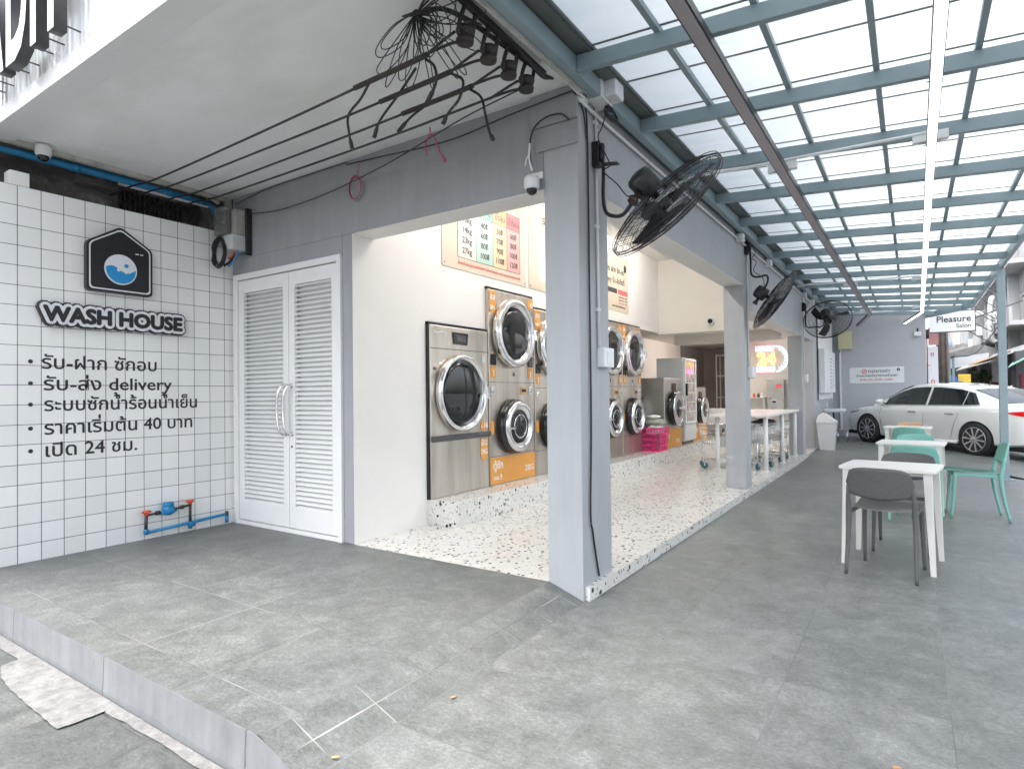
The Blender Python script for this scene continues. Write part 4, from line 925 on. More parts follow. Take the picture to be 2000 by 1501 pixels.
# freestanding washers
def solo(name, x, y0, w, h, label, depth=1.1, r=.33, orange=.36):
    t = thing(name, label, 'washing machine', (x, y0, PZ))
    MB().box(-depth, 0, .0, 0, w, h, .01).done('cabinet', 'stainless_plain', t)
    MB().box(.001, .005, .01, .006, w - .005, orange).done('orange_base', 'orange_label', t)
    txt(t, 'ซัก', .0075, .12, orange * .5, .14, off=.002); txt(t, '23KG', .0075, w * .62, orange * .22, .1, off=.001)
    cy, cz_ = w * .5, h * .56
    MB().lathe((.001, cy - .03, cz_), (1, 0, 0), [(r, 0), (r, .06), (r * .9, .09)], 44).done('door_gasket', 'black_gloss', t)
    d = MB().lathe((.09, cy + .03, cz_), (1, 0, 0), [(r * .97, 0), (r * 1.02, .02), (r * .95, .035), (r * .88, .02)], 48).done('washer_door', 'chrome', t)
    MB().lathe((.092, cy + .03, cz_), (1, 0, 0), [(r * .9, 0), (r * .5, .02), (.01, .03)], 40).done('door_glass', 'dark_glass', d)
    MB().box(.11, cy - .05, cz_ - .01, .16, cy + .25, cz_ + .02, .008).done('door_handle', 'chrome', d)
    MB().box(.002, w * .42, h - .26, .012, w * .66, h - .10, .004).done('control_screen', 'black_gloss', t)
    return t
solo('washing_machine', -2.02, 7.52, 1.02, 1.35, 'freestanding steel washer with orange base between basket and fridge')
solo('washing_machine', -2.12, 9.72, .95, 1.18, 'small steel washer with orange base right of the fridge', 1.0, .3)
for (x, y, z0, z1, lb) in ((-2.98, 7.55, 1.80, 2.0, 'pale box standing on top of the freestanding washer'),):
    tag(MB().box(-3.1, 7.15, 1.70, -2.6, 7.35, 2.02, .01).done('storage_box', 'grey_plastic'), lb, 'box')
# drinks fridge
fr = thing('display_fridge', 'tall grey glass door drinks fridge on the terrazzo platform', 'fridge', (-2.56, 8.62, PZ))
MB().box(0, 0, .06, .56, .80, 1.78, .01).done('cabinet', 'grey_plastic', fr)
MB().box(.05, .04, .0, .52, .76, .06).done('plinth', 'black_gloss', fr)
d = MB().box(.561, .02, .42, .60, .07, 1.76, .004).box(.561, .73, .42, .60, .78, 1.76, .004).box(.561, .07, .42, .60, .73, .47, .004).box(.561, .07, 1.71, .60, .73, 1.76, .004).done('door_frame', 'white_metal', fr)
MB().box(.57, .071, .471, .58, .729, 1.709).done('door_pane', 'fridge_pane', d)
mb = MB()
for k in range(5): mb.box(.581, .09, .66 + .2 * k, .583, .71, .668 + .2 * k)
mb.done('shelf_edges', 'white_metal', d)
MB().box(.561, .02, .08, .585, .78, .40, .004).done('vent_panel', 'white_metal', fr)
mb = MB()
for k in range(6): mb.box(.586, .06, .12 + .045 * k, .589, .74, .13 + .045 * k)
mb.done('vent_slots', 'grey_plastic', fr)
MB().box(.60, .015, 1.0, .64, .05, 1.25, .006).done('door_handle', 'black_gloss', fr)
# pink laundry basket with clothes
bk = thing('laundry_basket', 'bright pink plastic laundry basket standing in front of the freestanding washer', 'basket', (-2.06, 7.08, PZ))
mb = MB(); w0, d0, w1, d1, h = .155, .19, .19, .235, .42
def bl(k, t):  # corner outline at height t
    return [((w0 + (w1 - w0) * t) * sx, (d0 + (d1 - d0) * t) * sy, h * t) for sx, sy in ((-1, -1), (1, -1), (1, 1), (-1, 1))]
for t in (0.02, .27, .52, .77, 1.0):
    P = [Vector(p) for p in bl(0, t)]
    for i in range(4): mb.beam(P[i], P[(i + 1) % 4], .01, .022 if t < .9 else .035)
for i in range(4):
    for s_ in range(8):
        a0, b0 = Vector(bl(0, 0)[i]), Vector(bl(0, 0)[(i + 1) % 4]); a1, b1 = Vector(bl(0, 1)[i]), Vector(bl(0, 1)[(i + 1) % 4]); q = s_ / 7
        mb.beam(a0.lerp(b0, q), a1.lerp(b1, q), .014, .008, up=(0, 1, .3) if i % 2 == 0 else (1, 0, .3))
mb.box(-w0, -d0, 0, w0, d0, .01); mb.done('basket_shell', 'basket_pink', bk)
def pile(name, mat, c, rx, ry, rz, label, seed, folds=5):
    rn = random.Random(seed); rows = []
    for i in range(13):
        th = math.pi * i / 12; row = []
        for j in range(29):
            ph = 2 * math.pi * j / 28; n = 1 + .10 * math.sin(folds * ph + 3 * th + seed) + .07 * math.sin(9 * th + 2 * ph * (seed % 3 + 1))
            row.append((c[0] + rx * n * math.sin(th) * math.cos(ph), c[1] + ry * n * math.sin(th) * math.sin(ph), c[2] + rz * n * math.cos(th)))
        row[-1] = row[0]; rows.append(row)
    mb = MB(); mb.grid(rows); bmesh.ops.remove_doubles(mb.bm, verts=mb.bm.verts, dist=1e-4); return tag(mb.done(name, mat), label, 'laundry')
pile('laundry_pile', 'cloth_white', (-2.06, 7.08, PZ + .40), .17, .21, .10, 'white laundry heaped in the pink basket', 1)
pile('folded_blanket', 'cloth_green', (-2.06, 7.10, PZ + .52), .19, .24, .075, 'grey green blanket bundled on top of the white laundry', 2, 3)
pile('folded_towel', 'cloth_white', (-2.10, 7.14, PZ + .62), .12, .17, .035, 'pale folded towel on the grey green blanket', 3, 2)
tag(MB().box(-2.55, 7.0, PZ + .36, -2.46, 7.4, PZ + .95, .03).done('bag', 'cloth_white'), 'white bag leaning against the washer behind the basket', 'bag')

# ironing board, stool, iron, rack
ib = thing('ironing_board', 'ironing board with white cloth cover in the rear room', 'ironing board', (-1.9, 11.5, FZ))
MB().box(-.62, -.17, .86, .6, .17, .90, .02).done('board', 'dark_grey', ib)
MB().box(-.36, -.19, .53, .6, -.178, .92, .003).box(-.36, -.19, .905, .6, .19, .915, .003).done('cover_cloth', 'cloth_white', ib)
MB().beam((-.35, 0, .0), (.35, 0, .86), .03, .03).done('leg', 'dark_grey', ib); MB().beam((.35, 0, .0), (-.35, 0, .86), .03, .03).done('leg', 'white_metal', ib)
ir_ = thing('iron', 'white steam iron standing on the small wooden stool', 'iron', (-2.42, 11.5, FZ + .83))
MB().prism([(-.12, 0), (.12, 0), (.10, .03), (.02, .16), (-.03, .17), (-.09, .08)], XZ(0, .05, 0), .1).done('iron_body', 'white_plastic', ir_)
MB().box(-.12, -.055, -.012, .12, .055, 0).done('sole_plate', 'dark_grey', ir_)
st = thing('stool', 'small wooden legged stool beside the ironing board', 'stool', (-2.42, 11.5, FZ))
MB().box(-.14, -.14, .54, .14, .14, .57, .01).done('seat', 'wood_tan', st); MB().box(-.12, -.12, .571, .12, .12, .80, .01).done('cushion_box', 'grey_plastic', st)
for a in (-1, 1):
    for b in (-1, 1): MB().beam((a * .12, b * .12, 0), (a * .11, b * .11, .54), .025, .025).done('leg', 'wood_tan', st)
rk = thing('shelf_rack', 'tall thin white metal rack against the brown rear wall', 'rack', (-2.62, 13.5, FZ))
for x in (0, .75):
    for y in (0, .4): MB().box(x, y, 0, x + .03, y + .03, 2.35, .003).done('upright', 'white_metal', rk)
for z in (.35, 1.15, 1.75, 2.32): MB().box(.03, 0, z, .75, .03, z + .03).box(.03, .4, z, .75, .43, z + .03).box(0, .03, z, .03, .4, z + .03).box(.75, .03, z, .78, .4, z + .03).done('shelf_frame', 'white_metal', rk)
tag(MB().box(-2.46, 12.9, FZ, -1.95, 13.3, FZ + .25, .02).done('storage_box', 'wood_tan'), 'brown box on the floor by the white rack', 'box')

# ------------------------------------------------------------------ long white table, carts, neon, vending machine
tb = thing('folding_table', 'long white table with round legs between second and third columns', 'table', (0, 0, FZ))
MB().box(-.98, 6.75, .90, -.06, 10.05, .94, .004).done('tabletop', 'table_white', tb)
for x, y in ((-.13, 6.95), (-.13, 8.45), (-.13, 9.93), (-.9, 6.95), (-.9, 9.93)): MB().lathe((x, y, 0), (0, 0, 1), [(.035, 0), (.035, .90)], 18).lathe((x, y, 0), (0, 0, 1), [(.05, 0), (.05, .012)], 18).done('leg', 'white_metal', tb)
def cart(x, y, rz, label, cloth=True):
    t = thing('laundry_cart', label, 'laundry cart', (x, y, FZ), rz, 'wire laundry carts under the long table')
    MB().beam((-.27, -.2, .12), (.27, -.2, .12), .02, .02).beam((-.27, .2, .12), (.27, .2, .12), .02, .02).beam((-.27, -.2, .12), (-.27, .2, .12), .02, .02).beam((.27, -.2, .12), (.27, .2, .12), .02, .02).beam((-.27, 0, .12), (.27, 0, .12), .012, .012).done('base_frame', 'chrome', t)
    mb = MB()
    for a in (-1, 1):
        for b in (-1, 1): mb.tube([(a * .27, b * .2, .12), (a * .25, b * .19, .50)], .009, 6)
    mb.done('uprights', 'chrome', t)
    mb = MB()
    for z, e in ((.42, 0), (.50, .02), (.58, .03), (.68, .05), (.74, .06)):
        mb.tube([(s1 * (.26 + e), s2 * (.19 + e), z) for s1, s2 in ((-1, -1), (1, -1), (1, 1), (-1, 1))], .004 if z < .7 else .008, 6, True)
    for k in range(12):
        x_ = -.26 + .52 * k / 11
        for b in (-1, 1): mb.tube([(x_, b * .19, .42), (x_ * 1.2, b * .25, .74)], .003, 4)
    for k in range(9):
        y_ = -.19 + .38 * k / 8
        for b in (-1, 1): mb.tube([(b * .26, y_, .42), (b * .32, y_ * 1.25, .74)], .003, 4)
        mb.tube([(-.26, y_, .42), (.26, y_, .42)], .003, 4)
    mb.done('wire_basket', 'chrome', t)
    for a in (-1, 1):
        for b in (-1, 1):
            w = MB().lathe((a * .25, b * .19 - .016, .055), (0, 1, 0), [(.03, 0), (.055, .002), (.055, .03), (.03, .032)], 20).done('wheel', 'teal_rubber', t)
            MB().box(a * .25 - .012, b * .19 - .024, .05, a * .25 + .012, b * .19 + .024, .12, .003).done('fork', 'chrome', w)
    return t
cart(-.42, 7.45, R(75), 'wire laundry cart with white cloth nearest under the long table')
cart(-.40, 8.25, R(80), 'wire laundry cart in the middle under the long table')
cart(-.38, 8.95, R(84), 'wire laundry cart farthest under the long table')
cart(-.95, 7.2, R(20), 'wire laundry cart mostly hidden behind the second column')
pile('laundry_pile', 'cloth_white', (-.42, 7.45, FZ + .58), .17, .24, .17, 'white cloth hanging in the nearest wire cart', 4)
pile('laundry_bag', 'dark_grey', (-.40, 8.3, FZ + .74), .20, .25, .07, 'dark cloth laid over the middle wire cart', 5)
nz = thing('neon_sign', 'glowing pink, yellow and blue neon sign reading LAUNDRY 24 HOURS', 'neon sign')
NY = 12.17
def neon(body, x0, x1, z, h, mat, r):
    cu = bpy.data.curves.new('t', 'FONT'); cu.body = body; cu.size = 1; cu.resolution_u = 4; cu.fill_mode = 'NONE'; cu.bevel_depth = 0
    o = bpy.data.objects.new('t', cu); COL.objects.link(o); me = bpy.data.meshes.new_from_object(o.evaluated_get(bpy.context.evaluated_depsgraph_get())); bpy.data.objects.remove(o)
    bm = bmesh.new(); bm.from_mesh(me); xs = [v.co.x for v in bm.verts]; ys = [v.co.y for v in bm.verts]
    a, b, c, d = min(xs), max(xs), min(ys), max(ys)
    for v in bm.verts: v.co = Vector((x0 + (v.co.x - a) / (b - a) * (x1 - x0), NY, z + (v.co.y - c) / (d - c) * h))
    mb = MB()
    for e in bm.edges: mb.tube([e.verts[0].co.copy(), e.verts[1].co.copy()], r, 5)
    bm.free(); return mb.done('neon_letters', mat, nz)
neon('LAUNDRY', -1.30, -.88, 2.40, .12, 'neon_pink', .006)
neon('24', -1.27, -.86, 2.06, .29, 'neon_yellow', .011)
neon('HOURS', -1.28, -.88, 1.89, .12, 'neon_pink', .006)
C_ = Vector((-.86, NY, 2.20)); mb = MB()
mb.tube([C_ + Vector((.27 * math.cos(a), 0, .31 * math.sin(a))) for a in [R(-85 + i * 6.5) for i in range(28)]], .010, 6)
for k in range(8): a = R(-65 + k * 18); mb.tube([C_ + Vector((.25 * math.cos(a), 0, .28 * math.sin(a))), C_ + Vector((.20 * math.cos(a), 0, .23 * math.sin(a)))], .008, 5)
mb.done('neon_arc', 'neon_blue', nz)
MB().box(-1.36, NY + .012, 1.84, -.56, NY + .022, 2.56, .003).done('backing_board', 'pink_lit_paint', nz)
vm = thing('change_machine', 'grey steel change machine on the wall below the neon sign', 'change machine')
MB().box(-1.01, 11.95, .93, -.65, 12.19, 1.71, .008).done('cabinet', 'stainless_plain', vm)
MB().box(-.82, 11.94, 1.48, -.70, 11.948, 1.58).done('label_plate', 'letter_red', vm); MB().box(-.93, 11.94, 1.12, -.80, 11.948, 1.22).done('slot_plate', 'grey_plastic', vm); MB().box(-.91, 11.934, 1.14, -.82, 11.939, 1.18).done('coin_slot', 'black_gloss', vm)
sh = thing('bottle_shelf', 'small white wall shelf with toiletries beside the change machine', 'shelf')
MB().box(-1.62, 11.9, 1.25, -1.08, 12.19, 1.27).box(-1.62, 11.9, .9, -1.08, 12.19, .92).box(-1.10, 11.9, .3, -1.08, 11.92, 1.3).box(-1.62, 11.9, .3, -1.60, 11.92, 1.3).done('shelf_frame', 'white_metal', sh)
for k, (x, mt) in enumerate(((-1.52, 'letter_red'), (-1.42, 'white_plastic'), (-1.32, 'red_knob'), (-1.22, 'dark_grey'), (-1.14, 'white_plastic'))):
    tag(MB().lathe((x, 11.98, 1.271), (0, 0, 1), [(.028, 0), (.03, .01), (.03, .07), (.012, .09), (.012, .11)], 12).done('bottle', mt), ('red', 'white', 'orange red', 'dark', 'small white end')[k] + ' bottle on the small white shelf beside the change machine', 'bottle', 'bottles on the small shelf')

# price boards
def board(y0, z0, y1, z1, label, name='price_board'):
    t = thing(name, label, 'price board', (0, 0, 0)); MB().prism(rrect(y1 - y0, z1 - z0, .02, 3), YZ(XW + .003, (y0 + y1) / 2, (z0 + z1) / 2), .006).done('board', 'board_cream', t)
    for yy in (y0 + .04, y1 - .04):
        for zz in (z0 + .04, z1 - .04): MB().lathe((XW + .009, yy, zz), (1, 0, 0), [(.008, 0), (.008, .004)], 10).done('screw', 'dark_grey', t)
    return t
b1 = board(1.25, 2.80, 2.96, 3.93, 'cream price board with coloured columns above the big dryer')
X = XW + .0105
cols = ((1.52, 1.86, 'board_white', 'board_white'), (1.86, 2.20, 'board_teal', 'board_teal_pale'), (2.20, 2.50, 'board_orange', 'board_orange_pale'), (2.50, 2.80, 'board_red', 'board_red_pale'))
for y0, y1, ma, mbb in cols:
    MB().box(X - .001, y0, 3.47, X + .001, y1, 3.66).done('header_cell', ma, b1); MB().box(X - .001, y0, 2.94, X + .001, y1, 3.466).done('price_column', mbb, b1)
mb = MB()
for y in (1.52, 1.86, 2.20, 2.50, 2.80): mb.box(X, y - .003, 2.94, X + .002, y + .003, 3.66 if y > 1.6 else 3.47)
mb.box(X, 1.52, 2.937, X + .002, 2.80, 2.942); mb.box(X, 1.52, 3.465, X + .002, 2.80, 3.47); mb.done('rule_lines', 'letter_grey', b1)
for k, (c_, row) in enumerate((((1.69, 'ขนาด'), ('',)), )): pass
for y, s in ((1.69, 'ขนาด'), (2.03, 'น้ำเย็น'), (2.35, 'น้ำอุ่น'), (2.65, 'น้ำร้อน')): txt(b1, s, X + .0015, y, 3.52, .10, 'letter_grey', off=.0005, align='CENTER')
for r_, vals in enumerate((('10kg', '40฿', '50฿', '60฿'), ('14kg', '60฿', '70฿', '80฿'), ('23kg', '80฿', '90฿', '100฿'), ('27kg', '100฿', '110฿', '120฿'))):
    for y, s in zip((1.69, 2.03, 2.35, 2.65), vals): txt(b1, s, X + .0015, y, 3.35 - .118 * r_, .095, 'letter_grey', off=.0015, align='CENTER')
txt(b1, 'ราคาซักผ้า', X + .0015, 2.0, 3.72, .16, 'letter_grey', off=.002, align='CENTER')
txt(b1, 'น้ำยาปรับผ้านุ่มและผงซักฟอก มีบริการจำหน่าย สามารถสอบถามพนักงานได้', X + .0015, 2.16, 2.86, .05, 'letter_red', width=1.28, align='CENTER')
b2 = board(3.02, 2.80, 4.5, 3.93, 'second cream price board next to the first, mostly behind the column')
MB().box(X - .001, 3.24, 2.94, X + .001, 4.3, 3.66).done('panel', 'board_white', b2); txt(b2, 'ราคาอบผ้า', X + .0015, 3.7, 3.72, .16, 'letter_grey', off=.002, align='CENTER')
for r_, s in enumerate(('14kg  40฿', '23kg  60฿', '27kg  80฿')): txt(b2, s, X + .0015, 3.75, 3.45 - .17 * r_, .12, 'letter_grey', off=.001, align='CENTER')
b3 = board(5.0, 2.80, 6.38, 3.75, 'cream notice board with a red and a grey box right of the column', 'notice_board')
txt(b3, 'บริการ ฝาก ซัก-อบ', X + .0015, 6.2, 3.45, .13, 'letter_grey', off=.001, align='RIGHT', width=.9); txt(b3, 'Delivery รับ-ส่งถึงที่', X + .0015, 6.2, 3.27, .13, 'letter_grey', off=.001, align='RIGHT', width=.95)
MB().box(X - .001, 5.45, 3.10, X + .001, 5.88, 3.18).done('grey_header', 'letter_grey', b3); MB().box(X - .001, 5.92, 3.10, X + .001, 6.34, 3.18).done('red_header', 'letter_red', b3)
for k in range(3): txt(b3, 'ซักอบพับ 10 กก.  120฿', X + .0015, 6.12, 3.04 - .05 * k, .038, 'letter_red' if k == 2 else 'letter_grey', align='CENTER')
txt(b3, 'สอบถามเพิ่มเติมได้ที่พนักงาน', X + .0015, 5.95, 2.87, .05, 'letter_grey', align='CENTER')
MB().prism([(-.05, -.05), (.05, -.05), (.05, .04), (0, .09), (-.05, .04)], YZ(X, 6.24, 3.56), .002).done('house_mark', 'letter_black', b3)

# interior ceiling lamps (out of the opening's view line, as the shop is lit from within)
for k, (x, y, z) in enumerate(((-1.1, 1.4, 3.95), (-1.1, 3.6, 3.95), (-1.1, 5.9, 3.95), (-1.4, 10.4, 2.62))):
    t = thing('ceiling_lamp', ('front', 'second', 'third', 'alcove')[k] + ' warm tube lamp on the shop ceiling', 'lamp', (x, y, z), 0, 'tube lamps on the shop ceiling')
    MB().box(-.05, -.6, .01, .05, .6, .05, .004).done('fixture', 'white_metal', t); MB().lathe((0, -.58, -.015), (0, 1, 0), [(.017, 0), (.017, 1.16)], 14).done('tube', 'tube_warm', t)

# ------------------------------------------------------------------ side wall services: white cladding, meter cabinet, basin, bin
cl = thing('white_cladding', 'white ribbed cladding on the facade behind the third fan', 'cladding')
mb = MB(); rows = [[], []]; y = 12.5
while y < 15.5:
    for dy, dx in ((0, 0), (.12, 0), (.13, -.012), (.15, -.012), (.16, 0)): rows[0].append((.03 + dx, y + dy, 1.2)); rows[1].append((.03 + dx, y + dy, 3.35))
    y += .2
mb.grid(rows, False); mb.done('cladding_sheet', 'white_metal', cl)
cb = thing('meter_cabinet', 'white wall cabinet above the wash basin', 'cabinet')
MB().box(.04, 12.55, 1.36, .16, 13.6, 2.42, .008).done('left_door', 'white_metal', cb); MB().box(.04, 13.62, 1.36, .16, 14.9, 2.42, .008).done('right_door', 'sign_white', cb)
mb = MB()
for k in range(9): mb.box(.161, 13.8, 1.5 + .09 * k, .163, 14.1, 1.515 + .09 * k); mb.box(.161, 14.4, 1.55 + .08 * k, .163, 14.6, 1.56 + .08 * k)
mb.done('notice_lines', 'letter_grey', cb)
bs = thing('wash_basin', 'white wall-hung wash basin beside the white cabinet', 'basin', (0.0, 13.9, 0))
MB().box(.0, -.28, .86, .46, .28, .95, .03).done('bowl', 'white_plastic', bs); MB().tube(bez([(.06, 0, .95), (.06, 0, 1.15), (.12, 0, 1.2), (.2, 0, 1.15)]), .012, 8).done('tap', 'chrome', bs)
MB().tube(bez([(.2, 0, .86), (.2, 0, .6), (.1, 0, .5), (.02, 0, .5)]), .022, 8).done('drain', 'black_cable', bs); MB().tube(bez([(.05, .15, .86), (.12, .2, .6), (.05, .1, .4), (.02, .0, .35)]), .008, 6).done('hose', 'dark_grey', bs)
bn = thing('rubbish_bin', 'tall pale grey bin with sloping lid beside the last column', 'bin', (.27, 11.75, gz(.3, 11.75)))
mb = MB(); w0, w1, h = .14, .19, .60
mb.grid([[(sx * w, sy * w * .85, z) for sx, sy in ((-1, -1), (1, -1), (1, 1), (-1, 1), (-1, -1))] for w, z in ((w0 * .01, .0), (w0, .0), (w0 + .005, .02), (w1, h), (w1 + .012, h + .005), (w1 + .012, h + .03))], False); bmesh.ops.remove_doubles(mb.bm, verts=mb.bm.verts, dist=1e-4); mb.done('bin_body', 'grey_plastic', bn)
MB().prism([(-.2, 0), (.2, 0), (.2, .02), (.14, .06), (-.02, .19), (-.08, .21), (-.16, .16), (-.2, .05)], XZ(0, .165, h + .03), .33).done('lid', 'white_plastic', bn)
rb = thing('low_stand', 'low chrome stand on the pavement behind the bin', 'stand', (.42, 13.6, gz(.4, 13.6)))
MB().box(-.12, -.15, .30, .12, .15, .32, .004).done('top_plate', 'chrome', rb)
for a in (-.1, .1):
    for b in (-.13, .13): MB().tube([(a, b, 0), (a, b, .3)], .01, 6).done('leg', 'chrome', rb)

# ------------------------------------------------------------------ end wall
ew = thing('end_wall', 'lavender grey wall closing the far end of the canopy', 'wall')
MB().box(-.2, YE, -.1, 2.2, YE + .2, 3.75).done('wall_face', 'end_paint', ew)
eb = thing('cream_panel_box', 'cream yellow electrical box high on the grey end wall', 'box')
MB().box(.17, YE - .2, 2.58, .50, YE - .002, 3.08, .006).done('box_body', 'cream_box', eb)
for x in (.27, .36): MB().lathe((x, YE - .2, 2.82), (0, -1, 0), [(.012, 0), (.012, .004)], 10).done('screw', 'wood_tan', eb)
MB().box(.18, YE - .1, .3, .22, YE - .002, 2.57, .003).done('conduit', 'white_plastic', eb); MB().lathe((.2, YE - .12, 2.52), (0, -1, 0), [(.02, 0), (.02, .02)], 10).done('cap', 'black_gloss', eb)
es = thing('no_parking_sign', 'white Thai notice with red prohibition mark on the grey end wall', 'sign')
MB().box(.42, YE - .012, 1.605, 1.705, YE - .002, 2.045, .002).done('sign_board', 'sign_white', es)
def etx(s, x, z, size, mat, w=None, off=0.): put_text('sign_text', s, mat, (x, YE - .0135, z), (1, 0, 0), (0, 0, 1), size, w, es, .0008, off, 'CENTER')
etx('กรุณาอย่า', 1.12, 1.90, .12, 'letter_grey', .50, .001); etx('นำรถมาจอดขวางทางเข้าออก', 1.06, 1.785, .09, 'letter_grey', .96, .001); etx('ฝ่าฝืนปรับ เริ่มต้น 2,000-', 1.06, 1.68, .075, 'letter_red', .78, .001)
MB().ring((.78, YE - .016, 1.935), (0, 1, 0), .055, .009, 28, 6).beam((.745, YE - .016, 1.90), (.815, YE - .016, 1.97), .012, .014).done('prohibition_mark', 'letter_red', es)
MB().prism([(-.035, -.03), (.035, -.03), (.035, .02), (0, .05), (-.035, .02)], XZ(1.575, YE - .0125, 1.965), .002).done('house_mark', 'letter_black', es)
MB().lathe((1.575, YE - .015, 1.962), (0, -1, 0), [(.014, 0), (.014, .001)], 14).done('drum_mark', 'sign_white', es)
t = thing('flood_light', 'small white flood light at the top corner of the end wall', 'light'); MB().box(1.94, YE - .16, 2.84, 2.1, YE - .004, 2.95, .01).done('lamp_head', 'white_plastic', t); MB().box(2.0, YE - .1, 2.95, 2.04, YE - .06, 3.05).done('bracket', 'black_metal', t)

# ------------------------------------------------------------------ tables and chairs
def make_chair(label, back_m, seat_m):
    t = thing('cafe_chair', label, 'chair', (0, 0, 0), 0, 'plastic chairs along the pavement')
    # local: sitter faces +y, origin under seat centre
    rows = []
    for i in range(9):
        a = i / 8; y = -.215 + .47 * a; row = []
        for j in range(11):
            b = j / 10 * 2 - 1; wid = .225 * (1 - .10 * (1 - a)) * (1 - .12 * max(0, a - .8) * 5 * .3); zz = .488 + .035 * a + .012 * b * b - .008 * math.sin(math.pi * a) - (.02 * max(0, a - .8) * 5 * .5) + .01 * max(0, .15 - a) / .15
            row.append((b * wid, y + (-.015 if abs(b) < .8 else 0) * (a < .1), zz))
        rows.append(row)
    mb = MB(); mb.grid(rows); r = bmesh.ops.solidify(mb.bm, geom=mb.bm.faces[:], thickness=.014); s = mb.done('seat', seat_m, t)
    # backrest: curved rounded plate
    mb = MB(); rows = []
    zc, hh, hw = .705, .122, .225
    for i in range(11):
        v = i / 10 * 2 - 1; rows.append([])
        for j in range(17):
            u = j / 16 * 2 - 1; k = (1 - abs(u) ** 3.6) ** (1 / 3.6) if abs(u) < 1 else 0.
            top = hh * k; bot = hh * (k ** .5) * (1.0 - .22 * abs(u) ** 1.2)
            z = zc + (v * top if v > 0 else v * bot)
            rows[-1].append((u * hw, -.235 - .055 * (z - .5) / .3 + .045 * u * u - .03, z))
    mb.grid(rows); bmesh.ops.remove_doubles(mb.bm, verts=mb.bm.verts, dist=1e-5); bmesh.ops.solidify(mb.bm, geom=mb.bm.faces[:], thickness=.013); mb.done('backrest', back_m, t)
    for sx in (-1, 1):
        MB().tube(bez([(sx * .228, -.285, .0), (sx * .222, -.235, .25), (sx * .218, -.215, .46), (sx * .215, -.235, .58), (sx * .213, -.25, .68)], 5), [.0125 + .0085 * min(1, i / 9) if i < 12 else .021 - .0011 * (i - 11) for i in range(21)], 10).done('leg', back_m, t)
        MB().tube(bez([(sx * .205, .215, .0), (sx * .2, .19, .25), (sx * .195, .175, .495)], 5), [.0125 + .0007 * i for i in range(11)], 10).done('leg', back_m, t)
        MB().beam((sx * .205, -.22, .475), (sx * .195, .18, .485), .022, .03, bev=.004).done('side_rail', back_m, t)
    MB().beam((-.19, .185, .485), (.19, .185, .485), .022, .03, bev=.004).done('cross_rail', back_m, t)
    return t
g0 = make_chair('dark grey plastic chair nearest the camera, back turned to it', 'grey_chair', 'grey_seat'); g0.location = (1.69, 1.905, 0); g0.rotation_euler = (0, 0, R(-9))
dup(g0, (1.79, 2.72, 0), R(173), 'dark grey plastic chair on the far side of the nearest white table')
m0 = make_chair('mint green chair at the near side of the second white table', 'mint_chair', 'mint_chair'); m0.location = (1.89, 4.30, 0); m0.rotation_euler = (0, 0, R(-5))
dup(m0, (1.87, 5.62, 0), R(176), 'mint green chair at the far side of the second white table')
dup(m0, (1.83, 7.98, 0), R(-3), 'mint green chair at the near side of the farthest white table')
dup(m0, (2.40, 4.78, 0), R(94), 'mint green chair standing sideways to the right of the tables')
t0 = make_chair('tan chair at the far side of the farthest white table', 'tan_chair', 'tan_chair'); t0.location = (1.82, 9.05, 0); t0.rotation_euler = (0, 0, R(178))
def make_table(label):
    t = thing('cafe_table', label, 'table', (0, 0, 0), 0, 'square white tables along the pavement')
    mb = MB(); mb.prism(rrect(.66, .60, .035, 5), Matrix.Translation((0, 0, .772)), .022); bmesh.ops.bevel(mb.bm, geom=mb.bm.edges[:], offset=.004, segments=1, affect='EDGES'); mb.done('tabletop', 'table_white', t)
    for a in (-1, 1):
        for b in (-1, 1): 
            mb = MB(); P0 = [(a * .30 + i * .017, b * .275 + j * .017, 0) for i, j in ((-1, -1), (1, -1), (1, 1), (-1, 1))]; P1 = [(a * .272 + i * .027, b * .245 + j * .027, .77) for i, j in ((-1, -1), (1, -1), (1, 1), (-1, 1))]
            mb.grid([P0 + P0[:1], P1 + P1[:1]], False); mb.bm.faces.new([mb.bm.verts.new(q) for q in P0]); bmesh.ops.remove_doubles(mb.bm, verts=mb.bm.verts, dist=1e-5); mb.done('leg', 'table_white', t)
    MB().box(-.24, -.235, .742, .24, -.217, .771).box(-.24, .217, .742, .24, .235, .771).box(-.26, -.215, .742, -.242, .215, .771).box(.242, -.215, .742, .26, .215, .771).done('apron', 'table_white', t)
    return t
tt = make_table('nearest white square table between two dark grey chairs'); tt.location = (1.713, 2.22, 0); tt.rotation_euler = (0, 0, R(-7))
dup(tt, (1.85, 4.95, 0), R(-5), 'middle white square table between mint green chairs')
dup(tt, (1.80, 8.50, 0), R(-3), 'farthest white square table, in front of the white car')

# ------------------------------------------------------------------ the car
car = thing('parked_car', 'white saloon car parked nose in against the grey end wall', 'car')
def lerp(tab, x):
    for (a, fa), (b, fb) in zip(tab, tab[1:]):
        if a <= x <= b:
            t = (x - a) / (b - a); t = t * t * (3 - 2 * t) if len(tab) < 3 else t; return fa + (fb - fa) * t
    return tab[0][1] if x < tab[0][0] else tab[-1][1]
HWT = [(-2.41, .60), (-2.36, .72), (-2.2, .82), (-1.8, .885), (-1.2, .905), (0, .912), (1.2, .905), (1.7, .88), (2.1, .80), (2.3, .68), (2.42, .48)]
SHT = [(-2.41, .86), (-2.34, .98), (-2.1, 1.035), (-1.6, 1.03), (-1.0, 1.0), (0, .965), (.9, .935), (1.3, .90), (1.8, .83), (2.15, .74), (2.32, .64), (2.42, .52)]
BOT = [(-2.41, .36), (-2.3, .27), (-1.9, .22), (0, .19), (1.8, .2), (2.3, .22), (2.42, .30)]
mb = MB(); rows = []; N = 61
